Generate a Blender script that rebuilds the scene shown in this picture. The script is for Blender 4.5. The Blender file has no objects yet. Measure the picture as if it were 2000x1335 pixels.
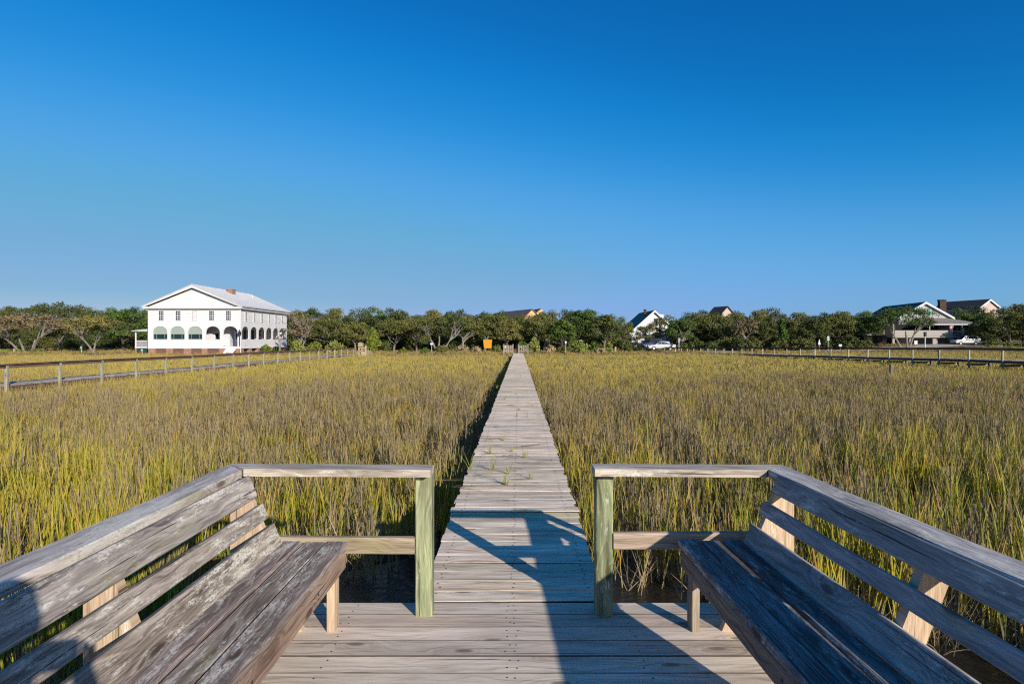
import bpy, math, random
import numpy as np
from mathutils import Vector, Matrix

# ---------------------------------------------------------------- camera, sky, sun, exposure
scene = bpy.context.scene
C = scene.collection
EYE = 1.46
FPX = 1167.0
cam_data = bpy.data.cameras.new("camera")
cam_data.sensor_width = 36.0
cam_data.lens = 21.0
cam_data.shift_y = -0.00175
cam_data.clip_start = 0.02
cam_data.clip_end = 5000.0
cam = bpy.data.objects.new("camera", cam_data)
cam.location = (0.0, 0.0, EYE)
cam.rotation_euler = (math.radians(90), 0, 0)
C.objects.link(cam)
scene.camera = cam

SUN_DIR = Vector((-0.645, 1.0, -0.413)).normalized()      # the way the light travels
SUN_ELEV = math.asin(-SUN_DIR.z)
world = bpy.data.worlds.new("World")
scene.world = world
world.use_nodes = True
wn = world.node_tree.nodes
wl = world.node_tree.links
sky = wn.new("ShaderNodeTexSky")
sky.sky_type = 'NISHITA'
sky.sun_disc = False
sky.sun_elevation = SUN_ELEV
sky.sun_rotation = math.atan2(-SUN_DIR.x, -SUN_DIR.y)
sky.altitude = 0.0
sky.air_density = 1.0
sky.dust_density = 0.35
sky.ozone_density = 4.0
# the photograph's colour profile for the sky: deeper overhead, softer at the horizon
SKY = 0.12
pre = wn.new("ShaderNodeVectorMath"); pre.operation = 'SCALE'; pre.inputs['Scale'].default_value = SKY
post = wn.new("ShaderNodeVectorMath"); post.operation = 'SCALE'; post.inputs['Scale'].default_value = 1.0/SKY
cv = wn.new("ShaderNodeRGBCurve")
def curve(i, pts):
    c = cv.mapping.curves[i]
    while len(c.points) < len(pts): c.points.new(0.5, 0.5)
    for p, (x, y) in zip(c.points, pts): p.location = (x, y); p.handle_type = 'AUTO_CLAMPED'
curve(0, [(0.0, 0.002), (0.095, 0.003), (0.14, 0.010), (0.231, 0.073), (0.52, 0.179), (0.62, 0.205), (1.0, 0.70)])
curve(1, [(0.0, 0.0), (0.20, 0.116), (0.275, 0.187), (0.434, 0.296), (0.767, 0.342), (0.88, 0.365), (1.0, 0.55)])
curve(2, [(0.0, 0.0), (0.397, 0.386), (0.515, 0.515), (0.723, 0.600), (0.839, 0.548), (0.95, 0.538), (1.0, 0.56)])
cv.mapping.extend = 'HORIZONTAL'
cv.mapping.update()
wl.new(sky.outputs[0], pre.inputs[0]); wl.new(pre.outputs[0], cv.inputs['Color'])
wl.new(cv.outputs[0], post.inputs[0]); wl.new(post.outputs[0], wn["Background"].inputs[0])
wn["Background"].inputs[1].default_value = SKY

sun_data = bpy.data.lights.new("sun", 'SUN')
sun_data.energy = 5.0
sun_data.angle = math.radians(0.5)
sun_data.color = (1.0, 0.91, 0.79)
sun = bpy.data.objects.new("sun", sun_data)
sun.rotation_euler = SUN_DIR.to_track_quat('-Z', 'Y').to_euler()
sun.location = (30, -40, 30)
C.objects.link(sun)

scene.view_settings.view_transform = 'Standard'
scene.view_settings.look = 'None'
scene.view_settings.exposure = 0.35
scene.view_settings.gamma = 1.0
scene.render.engine = 'CYCLES'
scene.cycles.max_bounces = 5
scene.cycles.diffuse_bounces = 3
scene.cycles.glossy_bounces = 2
scene.cycles.transparent_max_bounces = 6
scene.cycles.use_denoising = False
scene.cycles.sample_clamp_indirect = 4.0
scene.cycles.filter_width = 1.2

# ---------------------------------------------------------------- helpers
rnd = random.Random(11)

def P(px, py, Y):
    """the point seen at photograph pixel (px, py) at distance Y"""
    return Vector(((px - 1000.0) / FPX * Y, Y, EYE + (664.0 - py) * Y / FPX))

def tag(o, label=None, cat=None, group=None, kind=None):
    if label: o["label"] = label
    if cat: o["category"] = cat
    if group: o["group"] = group
    if kind: o["kind"] = kind
    return o

def empty(name, loc=(0, 0, 0), rz=0.0, label=None, cat=None, group=None, kind=None, parent=None):
    o = bpy.data.objects.new(name, None)
    o.empty_display_size = 0.2
    o.location = loc
    o.rotation_euler = (0, 0, rz)
    C.objects.link(o)
    if parent: o.parent = parent
    return tag(o, label, cat, group, kind)

def copy_tree(o, parent=None):
    c = o.copy()
    C.objects.link(c)
    c.parent = parent
    for ch in list(o.children):
        copy_tree(ch, c)
    return c

class MB:
    """collects shapes and links them as one mesh object"""
    def __init__(self):
        self.v = []; self.f = []; self.uv = []; self.col = []; self.mi = []
    def add(self, verts, faces, uvs=None, col=(0.5, 0.5, 0.5, 1), mi=0):
        b = len(self.v)
        self.v.extend([tuple(p) for p in verts])
        for k, fc in enumerate(faces):
            self.f.append(tuple(i + b for i in fc))
            if uvs is not None:
                self.uv.extend(uvs[k])
            else:
                self.uv.extend([(verts[i][0] + verts[i][2] * .37, verts[i][1] + verts[i][2]) for i in fc])
            self.col.append(col); self.mi.append(mi)
    def build(self, name, mats, parent=None, smooth=False, loc=None):
        me = bpy.data.meshes.new(name)
        me.from_pydata(self.v, [], self.f)
        if not isinstance(mats, (list, tuple)): mats = [mats]
        for m in mats: me.materials.append(m)
        uvl = me.uv_layers.new(name="UVMap")
        uvl.data.foreach_set("uv", np.array(self.uv, dtype=np.float32).ravel())
        ca = me.color_attributes.new("rnd", 'FLOAT_COLOR', 'CORNER')
        cnt = [len(f) for f in self.f]
        ca.data.foreach_set("color", np.repeat(np.array(self.col, dtype=np.float32), cnt, axis=0).ravel())
        me.polygons.foreach_set("material_index", np.array(self.mi, dtype=np.int32))
        if smooth:
            me.polygons.foreach_set("use_smooth", np.ones(len(self.f), dtype=bool))
        me.update()
        o = bpy.data.objects.new(name, me)
        C.objects.link(o)
        if parent: o.parent = parent
        if loc: o.location = loc
        return o
    # ---- shapes
    def box(self, x0, x1, y0, y1, z0, z1, mi=0, col=None):
        col = col or (rnd.random(), rnd.random(), rnd.random(), 1)
        v = [(x0,y0,z0),(x1,y0,z0),(x1,y1,z0),(x0,y1,z0),(x0,y0,z1),(x1,y0,z1),(x1,y1,z1),(x0,y1,z1)]
        f = [(0,3,2,1),(4,5,6,7),(0,1,5,4),(1,2,6,5),(2,3,7,6),(3,0,4,7)]
        uvs = []
        for fc in f:
            ps = [v[i] for i in fc]
            dx = max(p[0] for p in ps) - min(p[0] for p in ps)
            dy = max(p[1] for p in ps) - min(p[1] for p in ps)
            dz = max(p[2] for p in ps) - min(p[2] for p in ps)
            if dz < 1e-6: uvs.append([(p[0], p[1]) for p in ps])
            elif dx < 1e-6: uvs.append([(p[1], p[2]) for p in ps])
            else: uvs.append([(p[0], p[2]) for p in ps])
        self.add(v, f, uvs, col, mi)
    def hexa(self, v, mi=0, col=(0.5,0.5,0.5,1)):
        """eight corners: bottom ring of four, then top ring of four"""
        f = [(0,3,2,1),(4,5,6,7),(0,1,5,4),(1,2,6,5),(2,3,7,6),(3,0,4,7)]
        self.add(v, f, None, col, mi)
    def prism(self, poly, axis, a0, a1, mi=0, col=(0.5,0.5,0.5,1)):
        """2D polygon extruded along axis 'x','y' or 'z' from a0 to a1"""
        n = len(poly)
        def mk(p, a):
            if axis == 'x': return (a, p[0], p[1])
            if axis == 'y': return (p[0], a, p[1])
            return (p[0], p[1], a)
        v = [mk(p, a0) for p in poly] + [mk(p, a1) for p in poly]
        f = [tuple(range(n))[::-1], tuple(range(n, 2*n))]
        for i in range(n):
            j = (i+1) % n
            f.append((i, j, n+j, n+i))
        self.add(v, f, None, col, mi)
    def tube(self, pts, radii, sides=6, mi=0, col=(0.5,0.5,0.5,1), cap=True):
        pts = [Vector(p) for p in pts]
        V = []; n = len(pts)
        ref = Vector((0.31, 0.22, 0.93)).normalized()
        for i, p in enumerate(pts):
            d = (pts[min(i+1, n-1)] - pts[max(i-1, 0)])
            if d.length < 1e-9: d = Vector((0,0,1))
            d.normalize()
            r0 = ref if abs(d.dot(ref)) < 0.95 else Vector((1,0,0))
            a = d.cross(r0).normalized(); b = d.cross(a)
            r = radii[i] if hasattr(radii, '__len__') else radii
            for k in range(sides):
                t = 2*math.pi*k/sides
                V.append(p + a*math.cos(t)*r + b*math.sin(t)*r)
        F = []; U = []
        L = 0.0
        for i in range(n-1):
            l2 = L + (pts[i+1]-pts[i]).length
            for k in range(sides):
                k2 = (k+1) % sides
                F.append((i*sides+k, i*sides+k2, (i+1)*sides+k2, (i+1)*sides+k))
                U.append([(L, k/sides*.4), (L, (k+1)/sides*.4), (l2, (k+1)/sides*.4), (l2, k/sides*.4)])
            L = l2
        if cap:
            F.append(tuple(range(sides))[::-1]); U.append([(0,0)]*sides)
            F.append(tuple(range((n-1)*sides, n*sides))); U.append([(0,0)]*sides)
        self.add(V, F, U, col, mi)
    def board(self, p0, p1, wd, w, t, bev=0.004, seg=0.3, warp=0.0, mi=0, col=None, emi=None, ek=()):
        """a plank from p0 to p1 whose width w lies along wd, thickness t across; UV runs in metres along the grain"""
        p0 = Vector(p0); p1 = Vector(p1)
        ax = p1 - p0; L = ax.length; ax.normalize()
        wd = Vector(wd); wd = (wd - ax*wd.dot(ax)).normalized()
        nn = ax.cross(wd).normalized()
        hw, ht = w/2, t/2
        b = min(bev, ht*.8, hw*.8)
        sec = [(-hw+b,-ht),(hw-b,-ht),(hw,-ht+b),(hw,ht-b),(hw-b,ht),(-hw+b,ht),(-hw,ht-b),(-hw,-ht+b)]
        per = [0.0]
        for i in range(8):
            a, c = sec[i], sec[(i+1) % 8]
            per.append(per[-1] + math.hypot(a[0]-c[0], a[1]-c[1]))
        n = max(1, int(round(L/seg)))
        col = col or (rnd.random(), rnd.random(), rnd.random(), 1)
        ou, ov = rnd.uniform(0, 90), rnd.uniform(0, 90)
        ph = [rnd.uniform(0, 6.28) for _ in range(4)]
        V = []
        for i in range(n+1):
            u = i/n
            o = Vector((0,0,0))
            if warp:
                o = nn*(warp*math.sin(u*3.1+ph[0])) + wd*(warp*.7*math.sin(u*4.3+ph[1]))
            for (a, c) in sec:
                e = 1.0 + (0.006*math.sin(u*17+ph[2]+a*90) if warp else 0)
                V.append(p0 + ax*(L*u) + wd*a*e + nn*c + o)
        F = []; U = []
        for i in range(n):
            for k in range(8):
                k2 = (k+1) % 8
                F.append((i*8+k, (i+1)*8+k, (i+1)*8+k2, i*8+k2))
                u0, u1 = L*i/n+ou, L*(i+1)/n+ou
                U.append([(u0, per[k]+ov), (u1, per[k]+ov), (u1, per[k+1]+ov), (u0, per[k+1]+ov)])
        F.append(tuple(range(8))); U.append([(ou+sec[k][1]*.3, ov+sec[k][0]) for k in range(8)])
        F.append(tuple(range(n*8, n*8+8))[::-1]); U.append([(ou+sec[7-k][1]*.3, ov+sec[7-k][0]) for k in range(8)])
        base = len(self.mi)
        self.add(V, F, U, col, mi)
        if emi is not None:
            for i in range(n):
                for k in ek: self.mi[base+i*8+k] = emi
    def disc(self, c, r, n=6, z=0.0008, mi=1):
        V = [(c[0]+math.cos(6.283*k/n)*r, c[1]+math.sin(6.283*k/n)*r, c[2]+z) for k in range(n)]
        self.add(V, [tuple(range(n))], None, (0,0,0,1), mi)

def quads_mesh(name, verts, nf, cols, mat, parent=None, k=4):
    """fast build: verts (nf*k,3), one k-gon per group; cols (nf,4)"""
    me = bpy.data.meshes.new(name)
    me.vertices.add(nf*k); me.loops.add(nf*k); me.polygons.add(nf)
    me.vertices.foreach_set("co", np.ascontiguousarray(verts, dtype=np.float32).ravel())
    me.loops.foreach_set("vertex_index", np.arange(nf*k, dtype=np.int32))
    me.polygons.foreach_set("loop_start", np.arange(0, nf*k, k, dtype=np.int32))
    me.materials.append(mat)
    ca = me.color_attributes.new("rnd", 'FLOAT_COLOR', 'CORNER')
    ca.data.foreach_set("color", np.repeat(cols.astype(np.float32), k, axis=0).ravel())
    me.update(calc_edges=True)
    me.validate()
    o = bpy.data.objects.new(name, me)
    if parent is not False:
        C.objects.link(o)
        if parent: o.parent = parent
    return o

# ---------------------------------------------------------------- material helpers
class NT:
    def __init__(self, name):
        self.m = bpy.data.materials.new(name); self.m.use_nodes = True
        self.t = self.m.node_tree; self.n = self.t.nodes; self.l = self.t.links
        self.b = self.n["Principled BSDF"]
    def node(self, typ, **kw):
        nd = self.n.new(typ)
        for k, v in kw.items():
            if k.startswith('_'): setattr(nd, k[1:], v)
        for k, v in kw.items():
            if k.startswith('_'): continue
            s = nd.inputs[int(k[1:])] if (k[0] == 'i' and k[1:].isdigit()) else nd.inputs[k.replace('__', ' ')]
            if hasattr(v, 'is_output'): self.l.new(v, s)
            else: s.default_value = v
        return nd
    def math(self, op, a, b=0.0, clamp=False):
        return self.node("ShaderNodeMath", _operation=op, _use_clamp=clamp, i0=a, i1=b).outputs[0]
    def mix(self, f, a, b, mode='MIX'):
        nd = self.n.new("ShaderNodeMix"); nd.data_type = 'RGBA'; nd.blend_type = mode
        for s, v in ((nd.inputs[0], f), (nd.inputs[6], a), (nd.inputs[7], b)):
            if hasattr(v, 'is_output'): self.l.new(v, s)
            else: s.default_value = (v if not isinstance(v, tuple) else (v + (1,))[:4])
        return nd.outputs[2]
    def ramp(self, f, stops):
        nd = self.n.new("ShaderNodeValToRGB")
        self.l.new(f, nd.inputs[0])
        e = nd.color_ramp.elements
        while len(e) < len(stops): e.new(0.5)
        for i, (p, c) in enumerate(stops):
            e[i].position = p
            e[i].color = (c, c, c, 1) if not isinstance(c, tuple) else c + (1,)
        return nd.outputs[0]
    def noise(self, vec, scale, detail=4, rough=0.55, dist=0.0):
        nd = self.node("ShaderNodeTexNoise", Scale=scale, Detail=detail, Roughness=rough, Distortion=dist)
        if vec is not None: self.l.new(vec, nd.inputs["Vector"])
        return nd.outputs[0]
    def mapv(self, vec, sc, off=(0,0,0)):
        nd = self.node("ShaderNodeMapping", Scale=sc, Location=off)
        self.l.new(vec, nd.inputs["Vector"])
        return nd.outputs[0]
    def bump(self, h, strength=0.3, dist=0.01):
        nd = self.node("ShaderNodeBump", Strength=strength, Distance=dist, Height=h)
        self.l.new(nd.outputs[0], self.b.inputs["Normal"])
    def out(self, color, rough=0.8, spec=0.2):
        if hasattr(color, 'is_output'): self.l.new(color, self.b.inputs["Base Color"])
        else: self.b.inputs["Base Color"].default_value = (color + (1,))[:4]
        if hasattr(rough, 'is_output'): self.l.new(rough, self.b.inputs["Roughness"])
        else: self.b.inputs["Roughness"].default_value = rough
        self.b.inputs["Specular IOR Level"].default_value = spec
        return self.m

def wood(name, dark, mid, light, lichen=0.0, lich_col=(0.62,0.59,0.51), moss=0.0, knots=1.0, grain=1.0, vary=0.25, bump=0.4, green=0.0, stain=0.35):
    t = NT(name)
    uv = t.node("ShaderNodeUVMap").outputs[0]
    at = t.node("ShaderNodeAttribute", _attribute_name="rnd")
    sep = t.node("ShaderNodeSeparateColor"); t.l.new(at.outputs["Color"], sep.inputs[0])
    r, g, b = sep.outputs[0], sep.outputs[1], sep.outputs[2]
    # knots: sparse cells; grain lines bend round them
    kv = t.node("ShaderNodeTexVoronoi", _voronoi_dimensions='2D', Scale=1.0, Randomness=1.0)
    t.l.new(t.mapv(uv, (1.7, 4.6, 1)), kv.inputs["Vector"])
    kd = kv.outputs["Distance"]
    ksz = t.node("ShaderNodeSeparateColor"); t.l.new(kv.outputs["Color"], ksz.inputs[0])
    has = t.math('GREATER_THAN', ksz.outputs[0], 1.0 - 0.42*knots)
    near = t.math('MULTIPLY', has, t.ramp(kd, [(0.03, 1.0), (0.30, 0.0)]))
    core = t.math('MULTIPLY', has, t.ramp(kd, [(0.05, 1.0), (0.085, 0.0)]))
    ring = t.math('MULTIPLY', near, t.math('ADD', t.math('MULTIPLY', t.math('SINE', t.math('MULTIPLY', kd, 110.0)), 0.5), 0.5))
    gv = t.mapv(uv, (1.6*grain, 42.0*grain, 1))
    wob = t.noise(t.mapv(uv, (2.3, 5.0, 1)), 1.0, 2)
    off = t.node("ShaderNodeCombineXYZ", X=0.0, Y=t.math('ADD', t.math('MULTIPLY', wob, 7.0), t.math('MULTIPLY', near, 4.0)), Z=0.0).outputs[0]
    gva = t.node("ShaderNodeVectorMath", _operation='ADD', i0=gv, i1=off).outputs[0]
    gr = t.noise(gva, 1.0, 7, 0.65)
    fine = t.noise(t.mapv(uv, (6.0, 210.0, 1)), 1.0, 3, 0.7)
    gmix = t.math('ADD', t.math('MULTIPLY', gr, 0.60), t.math('MULTIPLY', fine, 0.40))
    c = t.ramp(gmix, [(0.37, dark), (0.49, mid), (0.61, light)])
    # broad weather stains along the board
    st = t.ramp(t.noise(t.mapv(uv, (1.3, 9.0, 1)), 1.0, 4, 0.6), [(0.35, 1.0 - stain), (0.62, 1.0 + stain*.45)])
    c = t.mix(1.0, c, st, 'MULTIPLY')
    # cracks
    cr = t.ramp(t.noise(t.mapv(uv, (1.1, 95.0, 1)), 1.0, 3, 0.5), [(0.325, 0.0), (0.35, 1.0)])
    c = t.mix(t.math('MULTIPLY', t.math('SUBTRACT', 1.0, cr), 0.9), c, tuple(x*.22 for x in dark))
    c = t.mix(t.math('MULTIPLY', ring, 0.35), c, tuple(x*.8 for x in dark))
    c = t.mix(t.math('MULTIPLY', core, 0.8), c, (dark[0]*.55, dark[1]*.45, dark[2]*.4))
    # each board its own tone
    tone = t.math('ADD', 1.0 - vary*.5, t.math('MULTIPLY', r, vary))
    c = t.mix(1.0, c, t.node("ShaderNodeCombineColor", Red=t.math('MULTIPLY', tone, t.math('ADD', 0.97, t.math('MULTIPLY', g, 0.07))), Green=tone, Blue=t.math('MULTIPLY', tone, t.math('ADD', 0.95, t.math('MULTIPLY', b, 0.08)))).outputs[0], 'MULTIPLY')
    if green:
        c = t.mix(green, c, (0.16, 0.25, 0.10))
    if lichen:
        ln = t.noise(t.mapv(uv, (6.5, 32.0, 1)), 1.0, 9, 0.76)
        big = t.noise(t.mapv(uv, (1.1, 3.5, 1)), 1.0, 3)
        lf = t.ramp(t.math('ADD', t.math('MULTIPLY', ln, 0.62), t.math('MULTIPLY', big, 0.38)), [(0.56 - .10*lichen, 0.0), (0.615 - .07*lichen, 1.0)])
        sp = t.ramp(t.noise(t.mapv(uv, (55, 130, 1)), 1.0, 4, 0.65), [(0.40, 0.05), (0.52, 1.0)])
        lf = t.math('MULTIPLY', lf, sp)
        c = t.mix(t.math('MULTIPLY', lf, 0.95), c, lich_col)
    if moss:
        mf = t.ramp(t.noise(t.mapv(uv, (2.0, 6.0, 1), (31, 7, 0)), 1.0, 6, 0.65), [(0.60 - .12*moss, 0.0), (0.75 - .08*moss, 1.0)])
        c = t.mix(t.math('MULTIPLY', mf, 0.6), c, (0.20, 0.20, 0.06))
    h = t.math('SUBTRACT', t.math('MULTIPLY', gmix, 1.0), t.math('MULTIPLY', t.math('SUBTRACT', 1.0, cr), 0.8))
    t.bump(h, bump, 0.006)
    return t.out(c, 0.82, 0.25)

def plain(name, col, rough=0.7, spec=0.3, noise_amt=0.15, scale=6.0, bump=0.0, metal=0.0):
    t = NT(name)
    co = t.node("ShaderNodeTexCoord").outputs["Object"]
    n = t.noise(co, scale, 5, 0.6)
    c = t.mix(1.0, col, t.ramp(n, [(0.3, 1.0-noise_amt), (0.7, 1.0+noise_amt*.6)]), 'MULTIPLY')
    t.b.inputs["Metallic"].default_value = metal
    if bump: t.bump(n, bump, 0.02)
    return t.out(c, rough, spec)

M = {}
M['deck'] = wood('deck_wood', (0.36,0.275,0.205), (0.62,0.505,0.395), (0.74,0.62,0.505), knots=1.2, vary=0.30, stain=0.22, bump=0.25)
M['walk'] = wood('walk_wood', (0.38,0.275,0.19), (0.70,0.565,0.42), (0.85,0.72,0.57), knots=0.5, vary=0.38, stain=0.30, bump=0.6, grain=0.8)
M['newboard'] = wood('new_board_wood', (0.45,0.37,0.18), (0.64,0.55,0.32), (0.74,0.65,0.42), knots=0.5)
M['bench'] = wood('bench_wood', (0.09,0.072,0.065), (0.28,0.24,0.21), (0.45,0.40,0.36), lichen=0.6, moss=0.35, knots=1.0, vary=0.22, stain=0.35)
M['bench_r'] = wood('bench_wood_dull', (0.16,0.14,0.135), (0.30,0.27,0.26), (0.44,0.41,0.39), lichen=0.15, moss=0.25, knots=1.3, vary=0.2, stain=0.25)
M['seat_l'] = wood('seat_wood', (0.055,0.04,0.035), (0.20,0.155,0.13), (0.40,0.34,0.30), lichen=0.5, knots=0.9, moss=0.1, vary=0.3, stain=0.4)
M['seat_r'] = wood('seat_wood_dark', (0.06,0.05,0.048), (0.16,0.14,0.135), (0.33,0.30,0.29), lichen=0.45, knots=0.5, vary=0.3, stain=0.55)
M['cap'] = wood('cap_wood', (0.20,0.16,0.14), (0.44,0.385,0.34), (0.60,0.55,0.50), lichen=0.6, moss=0.45, knots=0.7, vary=0.15, stain=0.35)
M['frontcap'] = wood('front_cap_wood', (0.20,0.15,0.12), (0.42,0.36,0.29), (0.56,0.50,0.44), lichen=0.25, moss=0.15, knots=0.6, vary=0.1, stain=0.4)
M['brace'] = wood('brace_wood', (0.28,0.19,0.12), (0.48,0.36,0.25), (0.60,0.48,0.36), lichen=0.1, moss=0.15, knots=0.5, vary=0.15, stain=0.2)
M['apron'] = wood('apron_wood', (0.12,0.075,0.05), (0.26,0.18,0.13), (0.38,0.29,0.22), knots=1.0, vary=0.15, stain=0.3)
M['post'] = wood('green_post_wood', (0.10,0.12,0.06), (0.24,0.275,0.15), (0.36,0.36,0.22), knots=1.4, vary=0.1, stain=0.75, grain=1.3, lichen=0.12)
M['lowrail'] = wood('low_rail_wood', (0.17,0.12,0.085), (0.36,0.28,0.20), (0.48,0.40,0.31), moss=0.5, knots=0.7, vary=0.15)
M['pile'] = wood('pile_wood', (0.10,0.085,0.06), (0.22,0.19,0.14), (0.32,0.28,0.22), moss=0.4, knots=0.6)
M['dockwood'] = wood('dock_wood', (0.20,0.165,0.14), (0.36,0.32,0.29), (0.48,0.44,0.40), knots=0.3, vary=0.3)
M['dockpost'] = wood('dock_post_wood', (0.18,0.17,0.11), (0.31,0.29,0.20), (0.41,0.39,0.28), knots=0.6, moss=0.3)
M['rail_red'] = wood('dark_rail_wood', (0.07,0.04,0.03), (0.14,0.085,0.065), (0.22,0.15,0.12), knots=0.3)
M['gate'] = wood('gate_wood', (0.15,0.12,0.09), (0.28,0.23,0.19), (0.38,0.33,0.28), knots=0.3)
M['gatetan'] = wood('tan_gate_wood', (0.24,0.18,0.11), (0.40,0.31,0.20), (0.50,0.41,0.28), knots=0.3)
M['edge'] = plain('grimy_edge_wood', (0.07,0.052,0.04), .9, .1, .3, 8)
M['nail'] = plain('nail_metal', (0.035,0.028,0.024), 0.6, 0.3)
# ---------------------------------------------------------------- terrain
MUD = -0.86
def sstep(a, b, x):
    t = min(1.0, max(0.0, (x-a)/(b-a)))
    return t*t*(3-2*t)
def edge_y(X):
    """how far the marsh reaches before the dry land begins"""
    return 71.0 + 12.0*sstep(6, 34, X) + 5.0*sstep(34, 70, X) + 1.3*math.sin(X*.23) + .8*math.sin(X*.61+1)
def gz(X, Y):
    e = edge_y(X)
    up = -0.42 + 1.05*sstep(38, 76, X)*sstep(e, e+22, Y) + 0.5*sstep(100, 150, Y)
    up += 0.16*sstep(-20, -60, X)*sstep(e, e+8, Y)
    up += .05*math.sin(X*.4+Y*.2) + .04*math.sin(X*.17-Y*.5)
    mud = MUD + .02*math.sin(X*1.7+Y*.9) + .015*math.sin(X*3.1-Y*2.3)
    # a shallow creek by the platform
    return mud + (up-mud)*sstep(e-1.5, e+3.5, Y)

def ground():
    t = NT('ground_mat')
    co = t.node("ShaderNodeTexCoord").outputs["Object"]
    z = t.node("ShaderNodeSeparateXYZ"); t.l.new(co, z.inputs[0])
    n1 = t.noise(co, 0.35, 6, 0.6); n2 = t.noise(co, 4.0, 6, 0.65)
    mud = t.ramp(n2, [(0.3, (0.018,0.014,0.010)), (0.7, (0.05,0.038,0.026))])
    dry = t.mix(t.ramp(n1, [(0.4, 0.0), (0.6, 1.0)]), (0.26,0.20,0.12), (0.16,0.15,0.06))
    dry = t.mix(t.ramp(n2, [(0.35, 0.0), (0.7, 0.6)]), dry, (0.13,0.09,0.06))
    c = t.mix(t.ramp(t.math('ADD', z.outputs[2], 1.0), [(0.22, 0.0), (0.42, 1.0)]), mud, dry)
    t.bump(n2, 0.5, 0.05)
    m = t.out(c, 0.9, 0.2)
    xs = np.concatenate([np.linspace(-1500, -140, 8), np.linspace(-130, 150, 141), np.linspace(160, 1500, 8)])
    ys = np.concatenate([np.linspace(-300, -12, 6), np.linspace(-10, 60, 50), np.linspace(61, 130, 70), np.linspace(134, 170, 10), np.linspace(200, 2500, 8)])
    mb = MB()
    V = [(x, y, gz(x, y)) for y in ys for x in xs]
    nx = len(xs)
    F = [(j*nx+i, j*nx+i+1, (j+1)*nx+i+1, (j+1)*nx+i) for j in range(len(ys)-1) for i in range(nx-1)]
    mb.add(V, F)
    o = mb.build('ground', m, smooth=True)
    tag(o, kind='structure')
    # shallow tidal water lying among the grass
    w = NT('water_mat')
    co = w.node("ShaderNodeTexCoord").outputs["Object"]
    rip = w.noise(w.mapv(co, (1.0, 1.8, 1)), 7.0, 4, 0.6, 0.6)
    w.bump(rip, 0.35, 0.05)
    w.b.inputs["IOR"].default_value = 1.33
    wm = w.out((0.016, 0.013, 0.009), 0.06, 0.5)
    mb = MB()
    mb.add([(-60,-40,MUD+.012),(60,-40,MUD+.012),(60,52,MUD+.012),(-60,52,MUD+.012)], [(0,1,2,3)])
    tag(mb.build('water', wm), kind='structure')
    # pale sandy track before the trees
    s = NT('sand_mat')
    co = s.node("ShaderNodeTexCoord").outputs["Object"]
    n = s.noise(co, 1.2, 6, 0.6)
    sm = s.out(s.ramp(n, [(0.3, (0.32,0.27,0.20)), (0.7, (0.50,0.45,0.37))]), 0.95, 0.1)
    mb = MB(); V = []; F = []
    X = np.linspace(-75, 120, 131)
    for i, x in enumerate(X):
        c = 91 + 4*sstep(0, 40, x) + 9*sstep(40, 80, x) + .8*math.sin(x*.1)
        for y in (c-2.6, c-.9, c+.9, c+2.6):
            V.append((x, y, gz(x, y)+.05))
    for i in range(len(X)-1):
        for k in range(3):
            F.append((i*4+k, (i+1)*4+k, (i+1)*4+k+1, i*4+k+1))
    mb.add(V, F)
    tag(mb.build('path', sm, smooth=True), kind='structure')
ground()

# ---------------------------------------------------------------- platform and boardwalk
def walk_c(Y): return -0.035 + 0.0114*Y
def platform():
    root = empty('deck', kind='structure')
    mb = MB()
    y = 3.325; pitch = 0.1405
    k = 0
    while y > -2.4:
        w = pitch - .0042 + rnd.uniform(-.0012, .001)
        tl = rnd.uniform(-.0015, .0015)
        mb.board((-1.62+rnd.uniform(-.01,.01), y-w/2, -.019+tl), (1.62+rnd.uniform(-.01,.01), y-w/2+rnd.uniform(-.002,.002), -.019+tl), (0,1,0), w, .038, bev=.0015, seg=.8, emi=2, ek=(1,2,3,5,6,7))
        for X in (-1.45, -.85, -.02, .02, .6, 1.45):
            for q in (.28, .72):
                mb.disc((X+rnd.uniform(-.012,.012), y-w*q+rnd.uniform(-.006,.006), tl), .0050)
        y -= pitch; k += 1
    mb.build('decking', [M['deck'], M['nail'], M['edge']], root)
    fr = MB()
    for X in (-1.55, -.8, 0.0, .8, 1.55):
        fr.board((X, -2.4, -.135), (X, 3.30, -.135), (0,0,1), .185, .038, seg=2)
    fr.build('joist', M['pile'], root)
    for X in (-1.45, 1.45):
        for Y in (-1.9, .4, 2.95):
            p = MB(); p.tube([(X, Y, -2.0), (X, Y, -.24)], .085, 10)
            p.build('pile', M['pile'], root)
platform()

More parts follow.
